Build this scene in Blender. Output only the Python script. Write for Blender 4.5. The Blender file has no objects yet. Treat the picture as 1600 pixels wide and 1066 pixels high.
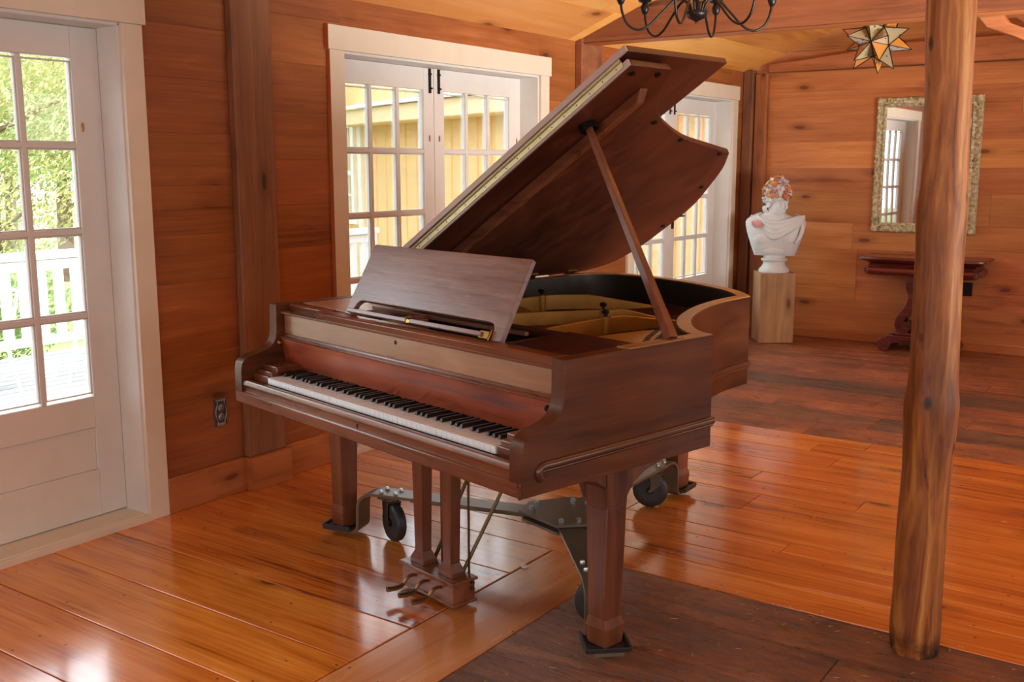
import bpy, bmesh, math, random
from mathutils import Vector, Matrix, noise
random.seed(7)
SC = bpy.context.scene
COL = SC.collection
PI = math.pi

# ------------------------------------------------------------------ helpers
def lin(r, g, b):
    f = lambda c: (c/255/12.92) if c/255 <= .04045 else ((c/255+.055)/1.055)**2.4
    return (f(r), f(g), f(b), 1.0)

class NT:
    """short-hand for building a node tree"""
    def __init__(self, name):
        self.m = bpy.data.materials.new(name); self.m.use_nodes = True
        self.t = self.m.node_tree; self.t.nodes.clear()
        self.out = self.n('ShaderNodeOutputMaterial')
    def n(self, typ, ins=None, **kw):
        nd = self.t.nodes.new(typ)
        for k, v in kw.items(): setattr(nd, k, v)
        for k, v in (ins or {}).items(): self.set(nd.inputs[k], v)
        return nd
    def set(self, sock, v):
        if isinstance(v, bpy.types.NodeSocket): self.t.links.new(v, sock)
        else: sock.default_value = v
    def math(self, op, a, b=0.0, c=None, clamp=False):
        nd = self.t.nodes.new('ShaderNodeMath'); nd.operation = op; nd.use_clamp = clamp
        self.set(nd.inputs[0], a); self.set(nd.inputs[1], b)
        if c is not None: self.set(nd.inputs[2], c)
        return nd.outputs[0]
    def mix(self, f, a, b, mode='MIX'):
        nd = self.t.nodes.new('ShaderNodeMix'); nd.data_type = 'RGBA'; nd.blend_type = mode
        self.set(nd.inputs[0], f); self.set(nd.inputs[6], a); self.set(nd.inputs[7], b)
        return nd.outputs[2]
    def ramp(self, f, stops, interp='LINEAR'):
        nd = self.t.nodes.new('ShaderNodeValToRGB'); r = nd.color_ramp; r.interpolation = interp
        while len(r.elements) < len(stops): r.elements.new(.5)
        for e, (p, c) in zip(r.elements, stops):
            e.position = p; e.color = c if len(c) == 4 else (*c, 1)
        self.set(nd.inputs[0], f); return nd.outputs[0]
    def coords(self, kind='Object'):
        return self.n('ShaderNodeTexCoord').outputs[kind]
    def mapping(self, v, scale=(1,1,1), loc=(0,0,0), rot=(0,0,0)):
        return self.n('ShaderNodeMapping', {'Vector': v, 'Scale': scale, 'Location': loc, 'Rotation': rot}).outputs[0]
    def noise(self, v, scale=5, detail=4, rough=.55, dist=0, out=0):
        return self.n('ShaderNodeTexNoise', {'Vector': v, 'Scale': scale, 'Detail': detail, 'Roughness': rough, 'Distortion': dist}).outputs[out]
    def voro(self, v, scale=5, out='Distance', rnd=1.0):
        return self.n('ShaderNodeTexVoronoi', {'Vector': v, 'Scale': scale, 'Randomness': rnd}).outputs[out]
    def bump(self, h, strength=.2, dist=.01):
        return self.n('ShaderNodeBump', {'Height': h, 'Strength': strength, 'Distance': dist}).outputs[0]
    def bsdf(self, **ins):
        nd = self.n('ShaderNodeBsdfPrincipled')
        for k, v in ins.items(): self.set(nd.inputs[k.replace('_', ' ')], v)
        self.t.links.new(nd.outputs[0], self.out.inputs[0]); return nd

def plain(name, col, rough=.5, metal=0.0, bump=0, bscale=60, var=.08, spec=.5, coat=0):
    """plain surface with a little procedural mottling"""
    T = NT(name); v = T.coords()
    n = T.noise(v, 9, 4)
    f = T.n('ShaderNodeMapRange', {'Value': n, 'From Min': .3, 'From Max': .7, 'To Min': 1-var, 'To Max': 1+var}).outputs[0]
    c = T.mix(1.0, col, T.n('ShaderNodeCombineColor', {0: f, 1: f, 2: f}).outputs[0], 'MULTIPLY')
    kw = dict(Base_Color=c, Roughness=rough, Metallic=metal, Specular_IOR_Level=spec)
    if coat: kw['Coat_Weight'] = coat
    if bump: kw['Normal'] = T.bump(T.noise(v, bscale, 5), bump, .004)
    T.bsdf(**kw); return T.m

def wood(name, stops, axis=0, sc=1.0, rough=(.3, .5), knots=0.0, knotcol=lin(45, 18, 8), bump=.1, boards=False,
         fig=.35, streak=1.0, coat=0.0, cross=None, coatr=.12, fine=.35, contrast=.17, specks=0.0, spec=.5, vary=.45, huev=.03, wear=0.0, wearcol=lin(60, 45, 35)):
    """stops: colours dark->light. axis: grain direction. boards: use per-board attribute."""
    T = NT(name); v = T.coords()
    rnd = None
    if boards:
        at = T.n('ShaderNodeAttribute', attribute_name='brd', attribute_type='GEOMETRY')
        rnd = T.n('ShaderNodeSeparateColor', {0: at.outputs['Color']})
        off = T.n('ShaderNodeVectorMath', {0: at.outputs['Color'], 1: (17., 23., 31.)}, operation='MULTIPLY').outputs[0]
        v = T.n('ShaderNodeVectorMath', {0: v, 1: off}, operation='ADD').outputs[0]
    s = [14*sc]*3; s[axis] = .8*sc
    g = T.mapping(v, scale=s)
    warp = T.noise(T.mapping(v, scale=[(1.2 if i == axis else 3)*sc for i in range(3)]), 1.0, 3, out=1)
    g2 = T.n('ShaderNodeVectorMath', {0: g, 1: T.n('ShaderNodeVectorMath', {0: warp, 1: (2.2, 2.2, 2.2)}, operation='MULTIPLY').outputs[0]}, operation='ADD').outputs[0]
    n1 = T.noise(g2, 1.0, 6, .6, .4)
    s2 = [90*sc]*3; s2[axis] = 2.2*sc
    n2 = T.noise(T.mapping(v, scale=s2), 1.0, 3, .6)
    n3 = T.noise(T.mapping(v, scale=[(.9 if i == axis else 2.4)*sc for i in range(3)]), 1.0, 3)
    f = T.math('ADD', T.math('MULTIPLY', n1, 1.0*streak), T.math('MULTIPLY', n2, fine*streak))
    f = T.math('ADD', f, T.math('MULTIPLY', n3, fig*1.6))
    tot = (1+fine)*streak + fig*1.6
    f = T.math('DIVIDE', f, tot)
    f = T.n('ShaderNodeMapRange', {'Value': f, 'From Min': .5-contrast, 'From Max': .5+contrast}).outputs[0]
    c = T.ramp(f, [(i/(len(stops)-1), st) for i, st in enumerate(stops)])
    if knots:
        cr = cross if cross is not None else (axis+1) % 3
        sp = T.n('ShaderNodeSeparateXYZ', {0: v}); wp = T.n('ShaderNodeSeparateXYZ', {0: warp})
        ku = T.math('ADD', T.math('MULTIPLY', sp.outputs[axis], 1.9*sc), T.math('MULTIPLY', wp.outputs[0], .45))
        kv_ = T.math('ADD', T.math('MULTIPLY', sp.outputs[cr], 5.0*sc), T.math('MULTIPLY', wp.outputs[1], .45))
        kd = T.n('ShaderNodeTexVoronoi', {'Vector': T.n('ShaderNodeCombineXYZ', {0: ku, 1: kv_}).outputs[0], 'Scale': 1.0, 'Randomness': 1.0}, voronoi_dimensions='2D')
        pick = T.math('GREATER_THAN', T.n('ShaderNodeSeparateColor', {0: kd.outputs['Color']}).outputs[0], 1-knots)
        kf = T.ramp(kd.outputs['Distance'], [(0.0, (1, 1, 1)), (.055, (.95, .95, .95)), (.08, (.42, .42, .42)), (.22, (0, 0, 0))])
        kf = T.math('MULTIPLY', kf, pick)
        c = T.mix(T.math('MULTIPLY', kf, .85), c, knotcol)
    if specks:
        cr = cross if cross is not None else (axis+1) % 3
        sp2 = T.n('ShaderNodeSeparateXYZ', {0: v})
        kk = T.n('ShaderNodeTexVoronoi', {'Vector': T.n('ShaderNodeCombineXYZ', {0: T.math('MULTIPLY', sp2.outputs[axis], 4.2), 1: T.math('MULTIPLY', sp2.outputs[cr], 7.0)}).outputs[0], 'Scale': 1.0}, voronoi_dimensions='2D')
        pk = T.math('GREATER_THAN', T.n('ShaderNodeSeparateColor', {0: kk.outputs['Color']}).outputs[1], .45)
        c = T.mix(T.math('MULTIPLY', T.math('MULTIPLY', T.ramp(kk.outputs['Distance'], [(0, (1, 1, 1)), (.016, (.9, .9, .9)), (.032, (0, 0, 0))]), pk), specks), c, lin(38, 24, 18))
    if wear:
        w = T.noise(T.mapping(v, scale=[(1.5 if i == axis else 5) for i in range(3)]), 1.0, 6, .7)
        wf = T.n('ShaderNodeMapRange', {'Value': w, 'From Min': .55, 'From Max': .72}).outputs[0]
        c = T.mix(T.math('MULTIPLY', wf, wear), c, wearcol)
    if boards:
        val = T.n('ShaderNodeMapRange', {'Value': rnd.outputs[0], 'To Min': 1-vary, 'To Max': 1+vary*.55}).outputs[0]
        hue = T.n('ShaderNodeMapRange', {'Value': rnd.outputs[1], 'To Min': .5-huev, 'To Max': .5+huev}).outputs[0]
        c = T.n('ShaderNodeHueSaturation', {'Hue': hue, 'Value': val, 'Color': c}).outputs[0]
    r = T.n('ShaderNodeMapRange', {'Value': n1, 'From Min': .3, 'From Max': .7, 'To Min': rough[0], 'To Max': rough[1]}).outputs[0]
    kw = dict(Base_Color=c, Roughness=r, Specular_IOR_Level=spec)
    if bump: kw['Normal'] = T.bump(T.math('ADD', n1, T.math('MULTIPLY', n2, .5)), bump, .004)
    if coat: kw['Coat_Weight'] = coat; kw['Coat_Roughness'] = coatr
    T.bsdf(**kw)
    return T.m

class MB:
    """collects geometry for ONE mesh object"""
    def __init__(self):
        self.v = []; self.f = []; self.mi = []; self.col = []; self.cur = 0; self.rc = (0.5, 0.5, 0.5)
    def add(self, vs, fs, M=None):
        o = len(self.v)
        self.v += [tuple(M @ Vector(p)) if M is not None else tuple(p) for p in vs]
        for f in fs:
            self.f.append([i+o for i in f]); self.mi.append(self.cur); self.col.append(self.rc)
    def box(self, x0, x1, y0, y1, z0, z1, M=None):
        x0, x1 = min(x0, x1), max(x0, x1); y0, y1 = min(y0, y1), max(y0, y1); z0, z1 = min(z0, z1), max(z0, z1)
        vs = [(x0,y0,z0),(x1,y0,z0),(x1,y1,z0),(x0,y1,z0),(x0,y0,z1),(x1,y0,z1),(x1,y1,z1),(x0,y1,z1)]
        self.add(vs, [(0,3,2,1),(4,5,6,7),(0,1,5,4),(1,2,6,5),(2,3,7,6),(3,0,4,7)], M)
    def frust(self, x0, x1, y0, y1, z0, X0, X1, Y0, Y1, z1, M=None):
        vs = [(x0,y0,z0),(x1,y0,z0),(x1,y1,z0),(x0,y1,z0),(X0,Y0,z1),(X1,Y0,z1),(X1,Y1,z1),(X0,Y1,z1)]
        self.add(vs, [(0,3,2,1),(4,5,6,7),(0,1,5,4),(1,2,6,5),(2,3,7,6),(3,0,4,7)], M)
    def prism(self, poly, axis, a0, a1, M=None):
        """poly in the two other axes in order (x,y,z minus axis); extruded along axis"""
        area = sum(poly[i][0]*poly[(i+1) % len(poly)][1]-poly[(i+1) % len(poly)][0]*poly[i][1] for i in range(len(poly)))
        if (area < 0) != (axis == 1): poly = poly[::-1]
        def mk(p, a):
            return {0: (a, p[0], p[1]), 1: (p[0], a, p[1]), 2: (p[0], p[1], a)}[axis]
        if a0 > a1: a0, a1 = a1, a0
        n = len(poly)
        vs = [mk(p, a0) for p in poly]+[mk(p, a1) for p in poly]
        fs = [tuple(range(n-1, -1, -1)), tuple(range(n, 2*n))]+[(i, (i+1) % n, n+(i+1) % n, n+i) for i in range(n)]
        self.add(vs, fs, M)
    def tube(self, pts, r, seg=10, M=None, caps=True, flat=None):
        """round tube along points; r a number or a list"""
        P = [Vector(p) for p in pts]; n = len(P)
        R = r if isinstance(r, (list, tuple)) else [r]*n
        T = []
        for i in range(n):
            a = P[max(i-1, 0)]; b = P[min(i+1, n-1)]
            t = (b-a); T.append(t.normalized() if t.length > 1e-9 else Vector((0, 0, 1)))
        ref = Vector((0, 0, 1)) if abs(T[0].z) < .9 else Vector((1, 0, 0))
        N = (ref-T[0]*ref.dot(T[0])).normalized()
        vs = []
        for i in range(n):
            N = (N-T[i]*N.dot(T[i])).normalized(); B = T[i].cross(N)
            for k in range(seg):
                a = 2*PI*k/seg
                vs.append(P[i]+(N*math.cos(a)*(flat if flat else 1)+B*math.sin(a))*R[i])
        fs = []
        for i in range(n-1):
            for k in range(seg):
                k2 = (k+1) % seg
                fs.append((i*seg+k, i*seg+k2, (i+1)*seg+k2, (i+1)*seg+k))
        if caps:
            fs.append(tuple(range(seg-1, -1, -1))); fs.append(tuple((n-1)*seg+k for k in range(seg)))
        self.add(vs, fs, M)
    def lathe(self, prof, seg=24, M=None, c=(0, 0, 0)):
        """prof: (radius, z) bottom to top"""
        vs = []; n = len(prof)
        for r, z in prof:
            for k in range(seg):
                a = 2*PI*k/seg; vs.append((c[0]+r*math.cos(a), c[1]+r*math.sin(a), c[2]+z))
        fs = []
        for i in range(n-1):
            for k in range(seg):
                k2 = (k+1) % seg
                fs.append((i*seg+k, i*seg+k2, (i+1)*seg+k2, (i+1)*seg+k))
        fs.append(tuple(range(seg-1, -1, -1))); fs.append(tuple((n-1)*seg+k for k in range(seg)))
        self.add(vs, fs, M)
    def ball(self, c, r, M=None, seg=12, rings=8):
        rx, ry, rz = r if isinstance(r, (tuple, list)) else (r, r, r)
        vs = [(c[0], c[1], c[2]-rz)]; fs = []
        for i in range(1, rings):
            t = -PI/2+PI*i/rings
            for k in range(seg):
                a = 2*PI*k/seg
                vs.append((c[0]+rx*math.cos(t)*math.cos(a), c[1]+ry*math.cos(t)*math.sin(a), c[2]+rz*math.sin(t)))
        vs.append((c[0], c[1], c[2]+rz)); top = len(vs)-1
        for k in range(seg):
            k2 = (k+1) % seg
            fs.append((0, 1+k2, 1+k))
            for i in range(rings-2):
                a = 1+i*seg
                fs.append((a+k, a+k2, a+seg+k2, a+seg+k))
            a = 1+(rings-2)*seg
            fs.append((a+k, a+k2, top))
        self.add(vs, fs, M)
    def sweep(self, prof, path, closed=False, up=(0, 0, 1), M=None):
        """prof: closed list of (side, up) offsets; path: 3d points; side = tangent x up"""
        P = [Vector(p) for p in path]; n = len(P); up = Vector(up); vs = []
        for i in range(n):
            if closed: a, b = P[i-1], P[(i+1) % n]
            else: a, b = P[max(i-1, 0)], P[min(i+1, n-1)]
            t1 = (P[i]-a); t2 = (b-P[i])
            t1 = t1.normalized() if t1.length > 1e-9 else t2.normalized()
            t2 = t2.normalized() if t2.length > 1e-9 else t1
            t = (t1+t2).normalized(); side = t.cross(up).normalized(); k = 1/max(.45, t.dot(t1))
            for s, h in prof: vs.append(P[i]+side*s*k+up*h)
        m = len(prof); fs = []
        for i in range(n if closed else n-1):
            j = (i+1) % n
            for k in range(m):
                k2 = (k+1) % m
                fs.append((i*m+k, j*m+k, j*m+k2, i*m+k2))
        if not closed:
            fs.append(tuple(range(m))); fs.append(tuple((n-1)*m+k for k in range(m-1, -1, -1)))
        self.add(vs, fs, M)
    def build(self, name, mat, parent=None, bevel=0, smooth=40, segs=2, fix=True, loc=None):
        me = bpy.data.meshes.new(name)
        me.from_pydata(self.v, [], self.f)
        for m in (mat if isinstance(mat, (list, tuple)) else [mat]): me.materials.append(m)
        me.polygons.foreach_set('material_index', self.mi)
        if any(c != (0.5, 0.5, 0.5) for c in self.col):
            at = me.attributes.new('brd', 'FLOAT_COLOR', 'CORNER')
            i = 0; buf = []
            for p, c in zip(self.f, self.col):
                buf += [c[0], c[1], c[2], 1.0]*len(p)
            at.data.foreach_set('color', buf)
        me.update()
        if fix:
            bm = bmesh.new(); bm.from_mesh(me)
            bmesh.ops.recalc_face_normals(bm, faces=bm.faces[:])
            bm.to_mesh(me); bm.free()
        if smooth:
            me.polygons.foreach_set('use_smooth', [True]*len(me.polygons))
            me.set_sharp_from_angle(angle=math.radians(smooth))
        o = bpy.data.objects.new(name, me); COL.objects.link(o)
        if parent is not None: o.parent = parent
        if loc: o.location = loc
        if bevel:
            b = o.modifiers.new('soft_edges', 'BEVEL'); b.width = bevel; b.segments = segs
            b.limit_method = 'ANGLE'; b.angle_limit = math.radians(35); b.harden_normals = False
        return o

def empty(name, loc=(0, 0, 0), rz=0.0):
    o = bpy.data.objects.new(name, None); COL.objects.link(o)
    o.location = loc; o.rotation_euler = (0, 0, rz); o.empty_display_size = .1
    return o
def tag(o, label, cat, group=None, kind=None):
    o['label'] = label; o['category'] = cat
    if group: o['group'] = group
    if kind: o['kind'] = kind
    return o
def struct(o, label=None, cat=None):
    o['kind'] = 'structure'
    if label: o['label'] = label
    if cat: o['category'] = cat
    return o
def bake(o):
    """replace the mesh by its evaluated (modified) mesh"""
    dg = bpy.context.evaluated_depsgraph_get(); dg.update()
    me = bpy.data.meshes.new_from_object(o.evaluated_get(dg), depsgraph=dg)
    o.modifiers.clear(); o.data = me
    return o
def spline(pts, n=8):
    """Catmull-Rom through 2d or 3d points"""
    P = [Vector(p) for p in pts]; out = []
    for i in range(len(P)-1):
        p0 = P[i-1] if i > 0 else P[0]*2-P[1]
        p3 = P[i+2] if i+2 < len(P) else P[-1]*2-P[-2]
        for k in range(n):
            t = k/n
            out.append(.5*((2*P[i])+(P[i+1]-p0)*t+(2*p0-5*P[i]+4*P[i+1]-p3)*t*t+(3*P[i]-p0-3*P[i+1]+p3)*t**3))
    out.append(P[-1]); return [tuple(p) for p in out]
def Rz(a): return Matrix.Rotation(a, 4, 'Z')
def Rx(a): return Matrix.Rotation(a, 4, 'X')
def Ry(a): return Matrix.Rotation(a, 4, 'Y')
def Tr(*p): return Matrix.Translation(Vector(p))
def align(d, p=(0, 0, 0)):
    """matrix taking +Z to direction d at p"""
    return Tr(*p) @ Vector(d).to_track_quat('Z', 'Y').to_matrix().to_4x4()

# ------------------------------------------------------------------ materials
M = {}
M['wall'] = wood('stained_pine_boards', [lin(92, 46, 20), lin(142, 80, 36), lin(160, 94, 46), lin(182, 116, 62)], axis=1, cross=2, fine=.6, sc=1.0, rough=(.45, .62), knots=.30, knotcol=lin(74, 26, 12), boards=True, vary=.16, huev=.005, bump=.08, fig=.5)
M['wall_back'] = wood('aged_pine_boards', [lin(120, 66, 34), lin(186, 114, 62), lin(206, 134, 76), lin(222, 156, 98)], axis=0, cross=2, fine=.6, sc=.9, rough=(.42, .6), knots=.40, knotcol=lin(98, 42, 20), boards=True, vary=.24, huev=.006, bump=.08, fig=.6)
M['ceil'] = wood('honey_pine_ceiling', [lin(206, 130, 58), lin(236, 166, 86), lin(242, 178, 100), lin(248, 192, 116)], axis=1, cross=0, sc=.8, rough=(.4, .55), knots=.25, knotcol=lin(120, 60, 25), boards=True, vary=.18, huev=.008, bump=.05, fig=.5)
M['beam'] = wood('dark_sawn_timber', [lin(82, 44, 27), lin(128, 75, 47), lin(146, 90, 58), lin(164, 106, 70)], axis=0, cross=2, sc=1.0, rough=(.55, .75), knots=.2, bump=.2)
M['post'] = wood('dark_wall_post', [lin(74, 42, 26), lin(118, 74, 48), lin(136, 90, 60), lin(152, 106, 74)], axis=2, cross=1, sc=1.0, rough=(.55, .75), knots=.35, bump=.22, knotcol=lin(30, 13, 8))
M['hewn'] = wood('hewn_beam', [lin(100, 50, 28), lin(164, 96, 56), lin(186, 116, 70), lin(204, 136, 88)], axis=0, cross=2, sc=1.1, rough=(.5, .7), knots=.3, bump=.3)
M['hewnz'] = wood('hewn_corner_board', [lin(84, 42, 24), lin(146, 84, 46), lin(170, 104, 58), lin(190, 126, 78)], axis=2, cross=0, sc=1.1, rough=(.5, .7), knots=.3, bump=.3)
M['base'] = wood('pine_baseboard', [lin(120, 62, 28), lin(170, 100, 52), lin(186, 114, 62), lin(200, 130, 74)], axis=1, cross=2, sc=.9, rough=(.4, .55), knots=.5, knotcol=lin(84, 38, 18), bump=.06, fig=.7)
M['base_back'] = wood('pale_baseboard', [lin(150, 86, 44), lin(184, 112, 62), lin(200, 130, 78)], axis=0, sc=.9, rough=(.5, .6), knots=.2, bump=.06)
M['white'] = plain('white_door_paint', lin(218, 215, 210), .42, var=.03, bump=.03, bscale=30)
M['casing'] = plain('cream_casing_paint', lin(220, 210, 192), .5, var=.03, bump=.03, bscale=30)
M['casing_side'] = plain('raw_casing_edge', lin(176, 96, 52), .6)
M['black'] = plain('black_hardware', lin(28, 25, 24), .38, metal=.6, var=.15)
M['iron'] = plain('dark_wrought_iron', lin(46, 42, 42), .38, metal=.75, var=.2)
M['brass'] = plain('aged_brass', lin(168, 128, 66), .32, metal=1, var=.15)
M['hingebrass'] = plain('piano_hinge_brass', lin(206, 192, 150), .38, metal=.5, var=.12)
M['steel'] = plain('zinc_bolt', lin(176, 184, 186), .3, metal=1, var=.1)

# glass: thin clear panes
def glassmat():
    T = NT('clear_window_glass')
    fr = T.n('ShaderNodeFresnel', {'IOR': 1.45}).outputs[0]
    v = T.coords()
    nb = T.bump(T.noise(v, 3.0, 2), .02, .01)
    gl = T.n('ShaderNodeBsdfGlossy', {'Roughness': .02, 'Normal': nb})
    tr = T.n('ShaderNodeBsdfTransparent', {'Color': (.97, .985, .98, 1)})
    mx = T.n('ShaderNodeMixShader', {0: T.math('MULTIPLY', fr, .7), 1: tr.outputs[0], 2: gl.outputs[0]})
    T.t.links.new(mx.outputs[0], T.out.inputs[0]); return T.m
M['glass'] = glassmat()

# piano mahogany
mah = [lin(62, 32, 20), lin(104, 58, 37), lin(126, 74, 48), lin(150, 94, 62)]
M['mah_u'] = wood('mahogany_across', mah, axis=0, sc=1.3, rough=(.24, .34), bump=.02, fig=.8, coat=.2, contrast=.15)
M['mah_v'] = wood('mahogany_along', [lin(46, 24, 14), lin(80, 44, 26), lin(98, 56, 33), lin(120, 72, 44)], axis=1, sc=1.1, rough=(.30, .42), bump=.02, fig=.9, coat=.08, spec=.25, contrast=.14)
M['mah_z'] = wood('mahogany_upright', [lin(66, 34, 22), lin(106, 60, 39), lin(126, 74, 49), lin(146, 90, 62)], axis=2, sc=1.2, rough=(.28, .40), bump=.02, fig=.6, coat=.15, spec=.4)
M['mah_red'] = wood('red_mahogany_fallboard', [lin(84, 32, 20), lin(140, 64, 36), lin(162, 84, 50), lin(188, 116, 78)], axis=0, sc=1.2, rough=(.3, .4), bump=.01, fig=1.3, coat=.12, contrast=.12)
M['mah_pale'] = wood('faded_mahogany', [lin(112, 74, 50), lin(150, 108, 76), lin(166, 124, 90), lin(180, 140, 106)], axis=0, sc=1.4, rough=(.26, .38), bump=.02, fig=.5, coat=.3)
M['mah_desk'] = wood('sheen_greyed_mahogany_desk', [lin(84, 56, 49), lin(118, 88, 80), lin(134, 104, 96), lin(150, 122, 114)], axis=0, sc=2.4, rough=(.34, .46), bump=.25, fig=.3, coat=.8, contrast=.13, coatr=.3)  # grey-lilac sheen of reflected daylight is mixed into the base colour
M['mah_lid'] = wood('dark_mahogany_lid', [lin(34, 14, 9), lin(68, 30, 19), lin(86, 40, 25), lin(108, 54, 34)], axis=0, sc=1.0, rough=(.34, .48), bump=.02, fig=.8, coat=.15)
M['mah_mould'] = wood('dark_moulding', [lin(52, 26, 17), lin(78, 43, 28), lin(92, 54, 36)], axis=1, sc=1.3, rough=(.25, .38), bump=.02, coat=.3)
M['mah_dark'] = wood('dark_mahogany_shelf', [lin(40, 17, 12), lin(66, 30, 21), lin(82, 40, 28)], axis=0, sc=1.3, rough=(.25, .4), bump=.02, coat=.3)
M['rimtop'] = wood('golden_rim', [lin(120, 86, 46), lin(172, 134, 78), lin(196, 158, 98)], axis=1, sc=1.5, rough=(.3, .42), bump=.02)  # golden tone for the top of the rim
M['lidedge'] = plain('pale_lid_edge', lin(190, 168, 162), .35, var=.08)
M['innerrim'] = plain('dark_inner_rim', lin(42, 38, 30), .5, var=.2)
M['gold'] = plain('gold_cast_plate', lin(176, 134, 62), .42, metal=.55, var=.18, bump=.06, bscale=140)
M['soundboard'] = wood('aged_soundboard', [lin(52, 32, 18), lin(84, 54, 30), lin(100, 66, 38)], axis=1, sc=1.0, rough=(.4, .55), bump=.02)
M['string'] = plain('copper_wound_string', lin(118, 72, 46), .35, metal=.9)
M['redfelt'] = plain('red_felt', lin(150, 56, 36), .9, var=.15, bump=.2, bscale=200)
M['ivory'] = plain('ivory_key', lin(240, 248, 254), .2, var=.02, spec=.6, coat=.5)
M['ebony'] = plain('ebony_key', lin(26, 24, 24), .3, var=.1)
M['blacksteel'] = plain('black_steel_painted_reflection', lin(112, 102, 84), .36, metal=.25, var=.12, bump=.05, bscale=220)  # black steel, with a pale reflection put into its base colour
M['rubber'] = plain('dark_rubber_tyre', lin(50, 52, 54), .45, var=.15)
M['hub'] = plain('dull_metal_hub', lin(98, 90, 80), .4, metal=.8, var=.2)
M['rod'] = plain('bronze_rod', lin(104, 80, 52), .4, metal=.8, var=.15)
M['pedal'] = plain('worn_brass_pedal', lin(136, 102, 66), .36, metal=.8, var=.2)

# log post
def logmat():
    T = NT('peeled_log'); v = T.coords()
    w = T.noise(T.mapping(v, scale=(5, 5, 1.2)), 1.6, 4, out=1)
    v2 = T.n('ShaderNodeVectorMath', {0: T.mapping(v, scale=(34, 34, 2.2)), 1: T.n('ShaderNodeVectorMath', {0: w, 1: (1.6, 1.6, 1.6)}, operation='MULTIPLY').outputs[0]}, operation='ADD').outputs[0]
    n = T.noise(v2, 1, 7, .62, .6)
    c = T.ramp(n, [(.28, lin(84, 44, 20)), (.42, lin(148, 86, 39)), (.55, lin(182, 116, 56)), (.72, lin(212, 156, 88))])
    big = T.noise(T.mapping(v, scale=(7, 7, 1.6)), 1, 4, .6)
    c = T.mix(T.n('ShaderNodeMapRange', {'Value': big, 'From Min': .52, 'From Max': .68, 'To Max': .6}).outputs[0], c, lin(84, 44, 22))
    k = T.voro(T.mapping(v, scale=(6, 6, 3.4)), 1.5)
    c = T.mix(T.ramp(k, [(0, (1, 1, 1)), (.06, (.9, .9, .9)), (.13, (0, 0, 0))]), c, lin(40, 18, 9))
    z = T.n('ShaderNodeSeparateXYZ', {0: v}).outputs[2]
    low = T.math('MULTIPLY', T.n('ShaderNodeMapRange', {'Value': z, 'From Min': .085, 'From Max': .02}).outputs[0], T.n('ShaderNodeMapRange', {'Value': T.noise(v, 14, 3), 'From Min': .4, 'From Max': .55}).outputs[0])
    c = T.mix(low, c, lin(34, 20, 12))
    T.bsdf(Base_Color=c, Roughness=.5, Normal=T.bump(n, .25, .006)); return T.m
M['log'] = logmat()

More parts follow.
